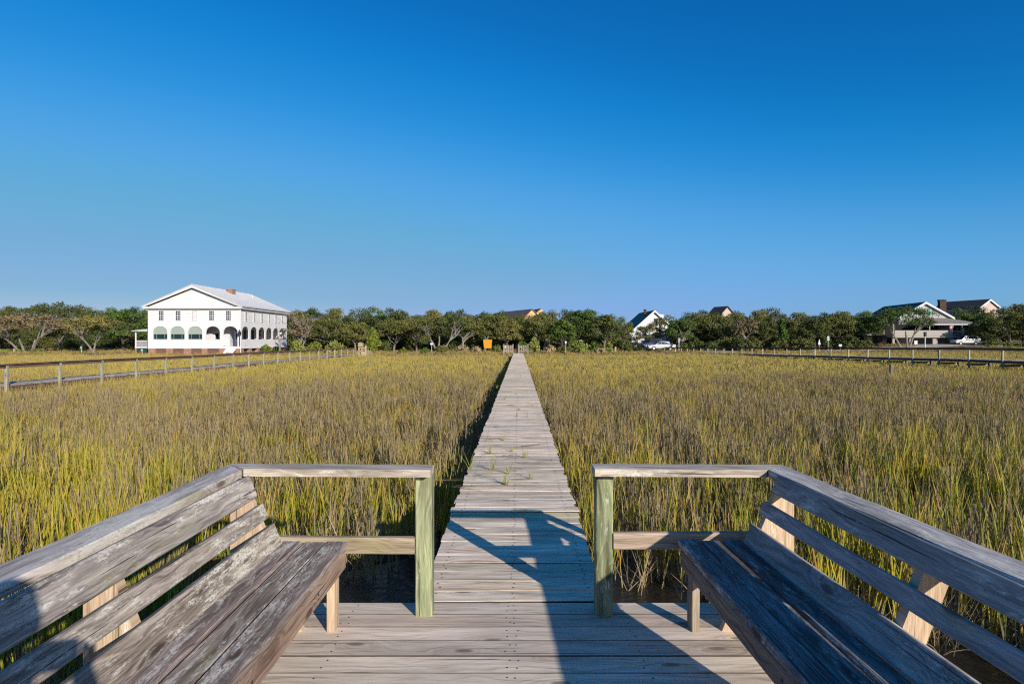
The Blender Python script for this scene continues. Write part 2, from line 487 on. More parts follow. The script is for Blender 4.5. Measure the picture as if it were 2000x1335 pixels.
def boardwalk():
    root = empty('boardwalk', kind='structure')
    mb = MB()
    y = 3.345; i = 0
    sag = [rnd.uniform(-.012, .012) for _ in range(60)]
    while y < 66.5:
        w = 0.138 + rnd.uniform(-.002, .002)
        gap = rnd.choice([.003, .004, .005, .008])
        new = 4.93 < y+.05 < 5.06
        yaw = rnd.uniform(-.004, .004)
        c = walk_c(y)
        hw = .536 + rnd.uniform(-.014, .014)
        k = int(y/2.4); f = y/2.4-k
        z = sag[k]*(1-f)+sag[k+1]*f + rnd.uniform(-.003, .003)
        if y < 5: z *= .2
        lift = .022 if rnd.random() < .05 and y > 9 else 0.0
        tilt = rnd.uniform(-.02, .02) + (0.10 if lift else 0)
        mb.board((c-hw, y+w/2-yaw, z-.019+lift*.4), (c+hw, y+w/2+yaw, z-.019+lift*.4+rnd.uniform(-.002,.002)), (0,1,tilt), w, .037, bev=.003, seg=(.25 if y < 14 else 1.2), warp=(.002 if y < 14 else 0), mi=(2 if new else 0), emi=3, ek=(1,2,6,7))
        if y < 16:
            for X in (-.44, 0, .44):
                for q in (.3, .7):
                    mb.disc((c+X+rnd.uniform(-.012,.012), y+w*q, z+lift*.4+.0015), .0062)
        y += w+gap; i += 1
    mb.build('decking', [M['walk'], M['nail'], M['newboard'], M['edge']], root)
    for s in (-.40, .40):
        st = MB()
        st.board((walk_c(3.4)+s, 3.36, -.135), (walk_c(66)+s, 66.4, -.135), (0,0,1), .18, .045, seg=6)
        st.build('joist', M['pile'], root)
    for Y in np.arange(4.6, 66, 2.44):
        for s in (-.47, .47):
            p = MB(); X = walk_c(Y)+s
            p.tube([(X, Y, -1.9), (X, Y, -.045)], .06, 8)
            p.build('pile', M['pile'], root)
boardwalk()

# ---------------------------------------------------------------- benches and railings
def bench(side, name_label, dX):
    """side -1 left, +1 right; dX(kind, Y) gives how far the piece stands out there"""
    L = side < 0
    root = empty('bench', (side*1.2, 1.6, 0), label=name_label, cat='bench')
    def loc(p): return (p[0]-side*1.2, p[1]-1.6, p[2])
    y0, y1 = -1.6, 3.02
    wm = M['bench'] if L else M['bench_r']
    ux, uz = -side*-0.36, 0.93            # recline: outward and up
    base = 1.172
    def slat(s0, s1, kind, ye, m):
        mb = MB(); sm = (s0+s1)/2
        xs = []
        for Y in (y0, ye):
            bx = base + dX(kind, Y)
            # centre of the plank's thickness stands .019 behind its face
            X = side*(bx + .36*sm + .019*.93); Z = .415 + .93*sm - .019*.36
            xs.append((X, Y, Z))
        mb.board(loc(xs[0]), loc(xs[1]), (side*.36, 0, .93), s1-s0, .037 if L else .027, seg=.35, warp=.0018)
        return mb.build('back_slat', m, root)
    if L:
        slat(.282, .398, 'top', 2.99, wm); slat(.160, .240, 'mid', 3.02, wm)
    else:
        slat(.310, .406, 'top', 2.99, wm); slat(.186, .256, 'mid', 3.02, wm)
    slat(.004, .122, 'low', 3.05, M['seat_l'] if L else wm)
    # side cap on top of the back
    xo, xi = (1.53, 1.392) if L else (1.475, 1.335)
    mb = MB()
    mi0 = dX('cap', y0)
    # mitred far end: corner points at Y 3.225 outside, 3.085 inside
    zt, zb = .790, .752
    vs = []
    N = 16
    for i in range(N+1):
        u = i/N
        Yo = y0 + (3.222-y0)*u; Yi = y0 + (3.080-y0)*u
        wv = .0022*math.sin(i*1.3) + .0015*math.sin(i*2.9+1)
        b = .005
        for (X, Y, Z) in ((xi, Yi, zb), (xi, Yi, zt-b), (xi+b, Yi+b, zt), (xo-b, Yo-b, zt), (xo, Yo, zt-b), (xo, Yo, zb)):
            vs.append((side*(X + dX('cap', Y) + wv) - side*1.2, Y-1.6, Z + wv*.6))
    F = []; U = []
    per = [0, .033, .04, .17, .177, .21, .35]
    for i in range(N):
        for k in range(6):
            k2 = (k+1) % 6
            f = (i*6+k, (i+1)*6+k, (i+1)*6+k2, i*6+k2)
            u0, u1 = i*.30, (i+1)*.30
            q = [(u0, per[k]+side*3), (u1, per[k]+side*3), (u1, per[k+1]+side*3), (u0, per[k+1]+side*3)]
            if side < 0: f = f[::-1]; q = q[::-1]
            F.append(f); U.append(q)
    e = tuple(range(N*6, N*6+6)); F.append(e); U.append([(0, k*.03) for k in range(6)])
    e = tuple(range(6)); F.append(e); U.append([(0, k*.03) for k in range(6)])
    mb.add(vs, F, U, (.4,.5,.5,1))
    mb.build('rail_cap', M['cap'] if L else M['cap_r'], root)
    # seat boards
    zt = .432 if not L else .424
    edges = ((.848,.958),(.966,1.074),(1.082,1.186)) if L else ((.862,.968),(.978,1.078),(1.088,1.182))
    for q, (a, b) in enumerate(edges):
        mb = MB()
        wv = 3.085 + rnd.uniform(-.006, .004)
        A = (a+b)/2 + dX('seat', y0); B = (a+b)/2 + dX('seat', wv)
        mb.board(loc((side*A, y0, zt-.019+(-.004 if q==1 else 0))), loc((side*B, wv, zt-.019+(-.004 if q==1 else 0))), (1,0,0), b-a, .038, seg=.35, warp=.0015, bev=.006)
        mb.build('seat_board', M['seat_l'] if L else M['seat_r'], root)
    # apron under the seat's front edge
    mb = MB()
    ax = .868 if L else .882
    mb.board(loc((side*(ax+dX('seat', y0)), y0, zt-.038-.045)), loc((side*(ax+dX('seat', 3.05)), 3.05, zt-.038-.045)), (0,0,1), .088, .037, seg=.4)
    for Y in (2.62, 1.95, 1.3):
        X = side*(ax-.0195+dX('seat', Y)) - side*1.2
        V = [(X-side*.0006, Y-1.6+math.cos(6.283*k/8)*.007, zt-.08+math.sin(6.283*k/8)*.007) for k in range(8)]
        mb.add(V, [tuple(range(8))], None, (0,0,0,1), 1)
    mb.build('apron', [M['apron'], M['nail']], root)
    # legs
    for Y in (3.03, 1.72, .4):
        mb = MB()
        X = side*(ax+.038+dX('seat', Y)+.003)
        mb.board(loc((X, Y, .001)), loc((X, Y, zt-.04)), (1,0,0), .040, .085, seg=.2)
        mb.build('leg', M['brace'] if L else M['lowrail'], root)
    # bearer under the seat
    for Y in (2.94, 1.63, .31):
        mb = MB()
        mb.board(loc((side*(ax+.024+dX('seat',Y)), Y, zt-.084)), loc((side*1.36, Y, zt-.084)), (0,0,1), .086, .036, seg=.4)
        mb.build('bearer', M['pile'], root)
    if not L:  # added beam under the seat, placed and sized to shade the deck
        mb = MB()
        mb.board(loc((1.30, -1.6, .325)), loc((1.27, 1.97, .325)), (0,0,1), .19, .038, seg=.5)
        mb.build('added_shade_beam', M['pile'], root)
    # uprights behind the slats: front edge follows the slats, rear edge stands upright
    for n, Y in enumerate((3.0, 1.97, .93, -.1, -1.1)):
        mb = MB()
        xr = 1.415 + dX('mid', Y)
        def fx(z): return base + dX('mid', Y) + .36*(z-.415)/.93 + .042
        if n == 0 or L:
            poly = [(side*fx(-.20)*1.0, -.20), (side*fx(.05), .05), (side*fx(.748), .748), (side*xr, .748), (side*xr, -.20)]
        else:
            poly = [(side*fx(-.20), -.20), (side*fx(.748), .748), (side*(fx(.748)+.098), .748), (side*(fx(-.2)+.098), -.20)]
        th = .038 if n != 1 else .045
        poly = [(p[0]-side*1.2, p[1]) for p in poly]
        k = len(poly)
        V = [(p[0], Y-1.6, p[1]) for p in poly] + [(p[0], Y-1.6+th, p[1]) for p in poly]
        F = [tuple(range(k)), tuple(range(k, 2*k))[::-1]] + [(i, k+i, k+(i+1)%k, (i+1)%k) for i in range(k)]
        if side > 0: F = [f[::-1] for f in F]
        U = [[(V[i][2]+Y*5, V[i][0]) if True else 0 for i in f] for f in F]
        mb.add(V, F, U, (rnd.random(), .6, .4, 1))
        mb.build('upright', M['brace'], root)
    return root

M['cap_r'] = wood('cap_wood_peeling', (0.17,0.145,0.13), (0.38,0.355,0.335), (0.54,0.51,0.475), lichen=0.45, moss=0.1, knots=0.3, vary=0.15, stain=0.45)
bench(-1, 'weathered grey slatted deck bench flecked with pale lichen, sunlit, left of the boardwalk', lambda k, Y: 0.0)
RS = {'top': -.048, 'mid': -.034, 'low': -.036, 'cap': -.068, 'seat': -.020}
bench(1, 'dull slatted deck bench lying in its own shade, right of the boardwalk', lambda k, Y: RS[k]*(Y-3.05) + {'top': .006, 'mid': .0, 'low': -.002, 'cap': -.012, 'seat': -.004}[k])

def railing(side, label):
    L = side < 0
    root = empty('railing', (side*.49, 3.155, 0), label=label, cat='railing', group='short railings at the mouth of the boardwalk')
    cx, cy = side*.49, 3.155
    x0 = .421 if L else .428
    px = .468 if L else .490
    py = 3.205
    mb = MB()
    mb.board((side*px-cx, py-cy, -.16), (side*px-cx, py-cy, .751), (1,0,0), .090, .090, seg=.3, bev=.005)
    mb.build('post', M['post'], root)
    mb = MB()
    zt, zb = .790, .752
    xo, xi = (1.528, 1.390) if L else (1.452, 1.318)
    N = 8; V = []
    dz0, dz1 = (0.0, .006) if L else (.005, 0.0)
    for i in range(N+1):
        u = i/N
        Xo = x0+(xo-x0)*u; Xi = x0+(xi-x0)*u; b = .005
        w = .0016*math.sin(i*1.9)
        for (X, Y, Z) in ((Xi, 3.082, zb), (Xi, 3.082, zt-b), (Xi, 3.082+b, zt), (Xo, 3.222-b, zt), (Xo, 3.222, zt-b), (Xo, 3.222, zb)):
            V.append((side*(X-.004*(u==1)) - cx, Y-cy+w, Z+dz0+(dz1-dz0)*u))
    F = []; U = []; per = [0, .033, .04, .17, .177, .21, .35]
    for i in range(N):
        for k in range(6):
            k2 = (k+1) % 6
            f = (i*6+k, i*6+k2, (i+1)*6+k2, (i+1)*6+k)
            u0, u1 = i*.13, (i+1)*.13
            q = [(u0, per[k]+side*7), (u0, per[k+1]+side*7), (u1, per[k+1]+side*7), (u1, per[k]+side*7)]
            if side < 0: f = f[::-1]; q = q[::-1]
            F.append(f); U.append(q)
    F.append(tuple(range(6))); U.append([(0, k*.03) for k in range(6)])
    F.append(tuple(range(N*6, N*6+6))); U.append([(0, k*.03) for k in range(6)])
    mb.add(V, F, U, (.7,.5,.5,1))
    mb.build('rail_cap', M['frontcap'], root)
    mb = MB()
    zc = .374 if L else .398
    mb.board((side*(px+.046)-cx, 3.17-cy, zc), (side*1.40-cx, 3.17-cy, zc+(.006 if L else .004)), (0,0,1), .086, .038, seg=.3, warp=.001)
    mb.build('lower_rail', M['lowrail'], root)
    mb = MB()
    mb.board((side*1.44-cx, 3.17-cy, -.16), (side*1.44-cx, 3.17-cy, .751), (1,0,0), .060, .088, seg=.3)
    mb.build('post', M['pile'], root)
railing(-1, 'short railing with pale green post joined to the lichened sunlit bench')
railing(1, 'short railing with pale green post joined to the shaded bench')

# the person taking the picture, standing behind the camera
def person():
    root = empty('person', (-.13, -.33, 0), label='person in a dark jacket standing on the deck holding a camera to the face', cat='person')
    J = {'pel': (0,0,.90), 'sp': (0,0,1.10), 'ch': (0,.0,1.30), 'nk': (0,.02,1.44), 'hd': (0,.05,1.54), 'hd2': (0,.04,1.64),
         'lh': (-.10,0,.86), 'lk': (-.12,.03,.47), 'la': (-.13,-.02,.08), 'lt': (-.14,.15,.035),
         'rh': (.10,0,.86), 'rk': (.12,.03,.47), 'ra': (.13,-.02,.08), 'rt': (.14,.15,.035),
         'ls': (-.19,0,1.38), 'le': (-.27,.08,1.14), 'lw': (-.10,.22,1.36),
         'rs': (.19,0,1.38), 're': (.27,.08,1.14), 'rw': (.10,.22,1.36)}
    R = {'pel': (.16,.11), 'sp': (.145,.10), 'ch': (.17,.11), 'nk': (.055,.055), 'hd': (.075,.09), 'hd2': (.07,.085), 'lh': (.09,.09), 'lk': (.06,.06), 'la': (.042,.042), 'lt': (.04,.03),
         'ls': (.065,.065), 'le': (.045,.045), 'lw': (.03,.03)}
    E = [('pel','sp'),('sp','ch'),('ch','nk'),('nk','hd'),('hd','hd2'),('pel','lh'),('lh','lk'),('lk','la'),('la','lt'),('pel','rh'),('rh','rk'),('rk','ra'),('ra','rt'),('ch','ls'),('ls','le'),('le','lw'),('ch','rs'),('rs','re'),('re','rw')]
    for s, w in ((-1,'lw'), (1,'rw')):
        for q in range(4):
            a = '%s%d' % (w, q)
            J[a] = (s*(.075-.004*q), .27+.0, 1.40+.018*(1.5-q)+.0)
            J[a+'t'] = (s*.045, .295, 1.405+.018*(1.5-q)); R[a] = R[a+'t'] = (.010,.010)
            E.append((w, a)); E.append((a, a+'t'))
        a = w+'th'; J[a] = (s*.06, .235, 1.385); R[a] = (.012,.012); E.append((w, a))
    keys = list(J)
    me = bpy.data.meshes.new('body')
    me.from_pydata([J[k] for k in keys], [(keys.index(a), keys.index(b)) for a, b in E], [])
    o = bpy.data.objects.new('body', me); C.objects.link(o); o.parent = root
    o.modifiers.new('skin', 'SKIN'); s2 = o.modifiers.new('sub', 'SUBSURF'); s2.levels = 1; s2.render_levels = 1
    for i, k in enumerate(keys):
        kk = k if k in R else 'l'+k[1:]
        me.skin_vertices[0].data[i].radius = R.get(kk, (.05,.05))
        me.skin_vertices[0].data[i].use_root = (k == 'pel')
    me.materials.append(plain('jacket_cloth', (0.05,0.06,0.09)))
    root.scale = (.92, .92, .925)
    hb = MB()
    hb.tube([(0,.03,1.50),(0,.025,1.60),(0,.03,1.70),(0,.03,1.735)], [.080,.090,.07,.02], 12)
    hb.build('hair', plain('hair_brown', (0.06,0.04,0.03)), root, smooth=True)
    cb = MB(); cb.box(-.04,.04,.245,.28,1.375,1.445)
    k = cb.build('handheld_camera', plain('black_plastic', (0.02,0.02,0.02), 0.4), None)
    k.location = (-.13, -.35, -.10); tag(k, 'small black camera held up by the person on the deck', 'camera')
person()
# ---------------------------------------------------------------- long docks to either side
def long_dock(pts, width, label, group, posts_first, outer, name_end=None, skew=None):
    """pts: (X, Y, z, has_post) along the camera-side edge of the deck; the deck extends outward"""
    root = empty('dock', kind='structure')
    mb = MB()
    for (a, b) in zip(pts[:-1], pts[1:]):
        A = Vector(a[:3]); B = Vector(b[:3]); n = int((B-A).length/.30)
        for i in range(n):
            p = A.lerp(B, (i+.5)/n)
            w = (B-A).length/n
            out = Vector((outer, .0, 0))
            q0 = p - out*.03; q1 = p + out*(width+.03)
            z = p.z - .02 + rnd.uniform(-.006, .006)
            mb.board((q0.x, q0.y, z), (q1.x, q1.y, z), (0,1,0), w*.97, .04, seg=9, bev=.006)
    mb.build('decking', M['dockwood'], root)
    for off in (0.0, width):
        mb = MB()
        for (a, b) in zip(pts[:-1], pts[1:]):
            X = outer*off
            mb.board((a[0]+X, a[1], a[2]-.12), (b[0]+X, b[1], b[2]-.12), (0,0,1), .15, .05, seg=5)
        mb.build('joist', M['rail_red'], root)
    r = empty('dock_railing', pts[0][:3], label=label, cat='railing', group=group)
    o = Vector(pts[0][:3])
    tops = []
    for a in pts:
        mb = MB()
        X = a[0]-outer*.075
        lean = rnd.uniform(-.012, .012)
        mb.board((X-o.x, a[1]-o.y, gz(X, a[1])-.6-o.z), (X-o.x+lean, a[1]-o.y+lean, a[2]+.70-o.z), (1,0,0), .10, .10, seg=3)
        mb.build('post', M['dockpost'], r)
        tops.append(Vector((X, a[1], a[2]+.74))-o)
        # bent beneath the deck: cross beam and far pile
        mb = MB()
        mb.board((a[0]-outer*.18-o.x+o.x, a[1]+.07, a[2]-.34), (a[0]+outer*(width+.12), a[1]+.07, a[2]-.34), (0,0,1), .15, .05, seg=3)
        mb.build('cross_beam', M['dockpost'], root)
        mb = MB()
        mb.tube([(a[0]+outer*width, a[1], gz(a[0], a[1])-.5), (a[0]+outer*width, a[1], a[2]-.04)], .075, 7)
        mb.build('pile', M['pile'], root)
    mb = MB()
    for a, b in zip(tops[:-1], tops[1:]):
        mb.board(a, b, (1,0,0), .15, .045, seg=5)
        mb.board(a-Vector((0,0,.078)), b-Vector((0,0,.078)), (0,0,1), .105, .04, seg=5)
    mb.build('rail', M['rail_red'], r)

pts = []
for k in range(-1, 20):
    inv = .0010086 + .0001166*k
    Y = 18.3*FPX*inv
    pts.append((-18.3+.03*math.sin(k*1.3), Y, -.16+.015*math.sin(k*.9)))
long_dock(pts, 1.15, 'long dock railing of pale green posts and dark rail, running toward the tan gate', None, True, -1)
pts = []
Z = lambda Y: .20 - .42*(1-sstep(95, 37, Y)) if False else .20 + (-.45-.20)*((min(max(Y,37),95)-37)/58.0)**1.1
for k in range(-2, 26):
    Y = 36.85 + 2.443*k
    X = 33.5 - .0857*Y
    pts.append((X, Y, Z(Y)+.02+.012*math.sin(k*1.1)))
long_dock(pts, 1.3, 'long dock railing of thin pale posts, crossing the marsh to the parked sedan', None, True, 1)

def stake():
    p = P(1741, 727, 30)
    mb = MB(); mb.board((0,0,-1.0), (0,0,.42), (1,0,0), .14, .14, seg=1)
    o = mb.build('marker_post', M['pile'], loc=(P(1741,727,30).x, 30, P(1741,727,30).z))
    tag(o, 'lone short grey stake standing in the grass before the long thin-posted railing', 'post')
stake()

# ---------------------------------------------------------------- marsh grass
def sn(x, y, s=0):
    return (np.sin(x*1.0+s+1.3*np.sin(y*.7+s)) + np.sin(y*1.31-s*2+1.7*np.sin(x*.53+s*3)) + .6*np.sin(x*2.3+y*1.9+s) + .4*np.sin(x*4.1-y*3.7+s*5))/3.0

def grass_mat():
    t = NT('marsh_grass_mat')
    a = t.node("ShaderNodeAttribute", _attribute_name="rnd")
    s = t.node("ShaderNodeSeparateColor"); t.l.new(a.outputs["Color"], s.inputs[0])
    r, h, ty = s.outputs
    tint = t.node("ShaderNodeAttribute", _attribute_name="tint", _attribute_type='INSTANCER').outputs["Color"]
    # each blade a little yellower, greener or redder
    c = t.mix(t.ramp(r, [(0.55, 0.0), (0.95, 0.8)]), tint, (0.46, 0.34, 0.06))
    c = t.mix(t.ramp(r, [(0.02, 0.55), (0.25, 0.0)]), c, (0.07, 0.13, 0.02))
    c = t.mix(t.ramp(t.math('FRACT', t.math('MULTIPLY', r, 7.31)), [(0.82, 0.0), (0.95, 0.8)]), c, (0.46, 0.20, 0.05))
    # old pale straw low on the stems
    c = t.mix(t.ramp(t.math('ADD', h, t.math('MULTIPLY', r, .25)), [(0.30, 0.85), (0.58, 0.0)]), c, (0.33, 0.26, 0.155))
    tip = t.math('MULTIPLY', t.ramp(h, [(0.72, 0.0), (1.0, 0.6)]), 1.0)
    c = t.mix(tip, c, (0.40, 0.31, 0.11))
    dead = t.mix(r, (0.24, 0.185, 0.11), (0.50, 0.42, 0.26))
    seed = t.mix(r, (0.13, 0.10, 0.055), (0.41, 0.325, 0.185))
    c = t.mix(t.ramp(ty, [(0.2, 0.0), (0.4, 1.0)]), c, dead)
    c = t.mix(t.ramp(ty, [(0.7, 0.0), (0.9, 1.0)]), c, seed)
    m = t.out(c, 0.6, 0.15)
    tr = t.node("ShaderNodeBsdfTranslucent"); t.l.new(c, tr.inputs[0])
    ms = t.node("ShaderNodeMixShader", i0=0.22)
    t.l.new(t.b.outputs[0], ms.inputs[1]); t.l.new(tr.outputs[0], ms.inputs[2])
    t.l.new(ms.outputs[0], t.n["Material Output"].inputs[0])
    return m
GM = grass_mat()

def strip(rng, base, dirv, L, w, segs, droop, hbase, htot, ty, V, K, tipw=.12):
    """flat tapered blade"""
    p = np.array(base, float); d = np.array(dirv, float); d /= np.linalg.norm(d)
    side = np.cross(d, [0,0,1.0]) if abs(d[2]) < .99 else np.array([1.0,0,0])
    ang = rng.uniform(0, 6.283)
    s0 = np.array([math.cos(ang), math.sin(ang), 0.0])
    side = s0 - d*np.dot(s0, d); side /= np.linalg.norm(side)+1e-9
    r = rng.random(); prev = None
    for i in range(segs+1):
        u = i/segs
        ww = w*(1-u)**.6 if i < segs else w*tipw
        a, b = p - side*ww/2, p + side*ww/2
        if prev is not None:
            V.append([prev[0], prev[1], b, a]); K.append((r, min(1, max(0, (p[2])/htot)), ty, 1))
        prev = (a, b)
        p = p + d*(L/segs)
        d = d + np.array([0,0,-droop/segs]) + rng.normal(0, .03, 3); d /= np.linalg.norm(d)

def tuft(kind, seed, wide=1.0):
    rng = np.random.default_rng(seed)
    V = []; K = []
    H = 1.0
    n = {'leafy': 10, 'stalk': 14, 'fargold': 11, 'farstalk': 12, 'straw': 13}[kind]
    far = kind.startswith('far')
    for i in range(n):
        a = rng.uniform(0, 6.283); rr = math.sqrt(rng.random())*.17
        x, y = math.cos(a)*rr, math.sin(a)*rr
        lean = rng.normal(0, .055, 2)
        h = H*rng.uniform(.72, 1.05)
        if kind in ('leafy', 'fargold'):
            strip(rng, (x,y,0), (lean[0], lean[1], 1), h*.72, .010*wide, 2, 0, 0, H, .0, V, K, .5)
            for q in range(3 if far else 4):
                z = h*rng.uniform(.12, .68)
                aa = rng.uniform(0, 6.283); o = rng.uniform(.05, .26)
                L = min(h*rng.uniform(.34, .52), (1.12*H-z))
                strip(rng, (x+lean[0]*z, y+lean[1]*z, z), (math.cos(aa)*o+lean[0], math.sin(aa)*o+lean[1], 1), L, rng.uniform(.009, .016)*wide, 2 if far else 3, rng.uniform(.0, .28), 0, H, 0.0, V, K)
            if rng.random() < .5:
                strip(rng, (x,y,0), (rng.normal(0,.3), rng.normal(0,.3), 1), h*rng.uniform(.35,.6), .008*wide, 2, rng.uniform(0,.6), 0, H, .5, V, K)
        elif kind in ('stalk', 'farstalk'):
            d = (lean[0], lean[1], 1)
            strip(rng, (x,y,0), d, h*.8, .008*wide, 2, 0, 0, H, .5 if rng.random() < .5 else 0.0, V, K, .7)
            for q in range(1 if far else 3):
                z = h*rng.uniform(.10, .6); aa = rng.uniform(0, 6.283); o = rng.uniform(.15, .6)
                strip(rng, (x+lean[0]*z, y+lean[1]*z, z), (math.cos(aa)*o, math.sin(aa)*o, 1), h*rng.uniform(.2, .4), .009*wide, 2, rng.uniform(.2, .9), 0, H, .5 if rng.random() < .6 else 0.0, V, K)
            # seed head: a narrow brush of short spikes
            z = h*.70; L = h*rng.uniform(.28, .40)
            strip(rng, (x+lean[0]*z, y+lean[1]*z, z), d, L, .013*wide, 2, 0.05, 0, H, 1.0, V, K, .4)
            strip(rng, (x+lean[0]*z, y+lean[1]*z, z), d, L, .012*wide, 2, 0.05, 0, H, 1.0, V, K, .4)
            if not far:
                for q in range(3):
                    zz = z + L*rng.uniform(.1, .8); aa = rng.uniform(0, 6.283)
                    strip(rng, (x+lean[0]*zz, y+lean[1]*zz, zz), (math.cos(aa)*.22, math.sin(aa)*.22, 1), .06, .006*wide, 1, 0, 0, H, 1.0, V, K)
        else:
            strip(rng, (x,y,0), (rng.normal(0,.25), rng.normal(0,.25), 1), h*rng.uniform(.5,1.0), .007*wide, 3, rng.uniform(0,.35), 0, H, .5, V, K)
            if rng.random() < .6:
                strip(rng, (x,y,0), (rng.normal(0,.5), rng.normal(0,.5), 1), h*rng.uniform(.3,.6), .007*wide, 3, rng.uniform(.3,1.2), 0, H, .5, V, K)
    V = np.array(V, dtype=np.float32).reshape(-1, 3); K = np.array(K, dtype=np.float32)
    return quads_mesh('tuft', V, len(K), K, GM, parent=False)

TUFTS = [tuft('leafy', s) for s in (1,2,3,4)] + [tuft('stalk', s) for s in (11,12,13,14)] + [tuft('straw', s) for s in (21,22)] \
      + [tuft('fargold', s, 2.0) for s in (31,32,33)] + [tuft('farstalk', s, 2.0) for s in (41,42,43)]

def scatter(name, pos, rot, scl, vid, tint, label):
    me = bpy.data.meshes.new(name)
    n = len(pos)
    me.vertices.add(n)
    me.vertices.foreach_set("co", pos.astype(np.float32).ravel())
    for nm, ty, arr, key in (('rot','FLOAT_VECTOR',rot,'vector'), ('scl','FLOAT_VECTOR',scl,'vector'), ('tint','FLOAT_COLOR',tint,'color')):
        at = me.attributes.new(nm, ty, 'POINT'); at.data.foreach_set(key, arr.astype(np.float32).ravel())
    at = me.attributes.new('vid', 'INT', 'POINT'); at.data.foreach_set('value', vid.astype(np.int32))
    me.materials.append(GM)
    o = bpy.data.objects.new(name, me); C.objects.link(o)
    g = bpy.data.node_groups.new(name, 'GeometryNodeTree')
    g.interface.new_socket('Geometry', in_out='INPUT', socket_type='NodeSocketGeometry')
    g.interface.new_socket('Geometry', in_out='OUTPUT', socket_type='NodeSocketGeometry')
    gi = g.nodes.new('NodeGroupInput'); go = g.nodes.new('NodeGroupOutput')
    iop = g.nodes.new('GeometryNodeInstanceOnPoints')
    join = g.nodes.new('GeometryNodeJoinGeometry')
    for tf in reversed(TUFTS):        # joined sockets read last link first
        oi = g.nodes.new('GeometryNodeObjectInfo'); oi.inputs[0].default_value = tf
        oi.inputs['As Instance'].default_value = False
        gt = g.nodes.new('GeometryNodeGeometryToInstance')
        g.links.new(oi.outputs['Geometry'], gt.inputs[0]); g.links.new(gt.outputs[0], join.inputs[0])
    g.links.new(gi.outputs[0], iop.inputs['Points'])
    g.links.new(join.outputs[0], iop.inputs['Instance'])
    iop.inputs['Pick Instance'].default_value = True
    def named(nm, dt):
        nd = g.nodes.new('GeometryNodeInputNamedAttribute'); nd.data_type = dt; nd.inputs['Name'].default_value = nm
        return nd.outputs['Attribute']
    g.links.new(named('vid', 'INT'), iop.inputs['Instance Index'])
    g.links.new(named('scl', 'FLOAT_VECTOR'), iop.inputs['Scale'])
    try:
        e2r = g.nodes.new('FunctionNodeEulerToRotation')
        g.links.new(named('rot', 'FLOAT_VECTOR'), e2r.inputs[0]); g.links.new(e2r.outputs[0], iop.inputs['Rotation'])
    except Exception:
        g.links.new(named('rot', 'FLOAT_VECTOR'), iop.inputs['Rotation'])
    g.links.new(iop.outputs[0], go.inputs[0])
    md = o.modifiers.new('scatter', 'NODES'); md.node_group = g
    tag(o, label, 'grass', kind='stuff')
    return o

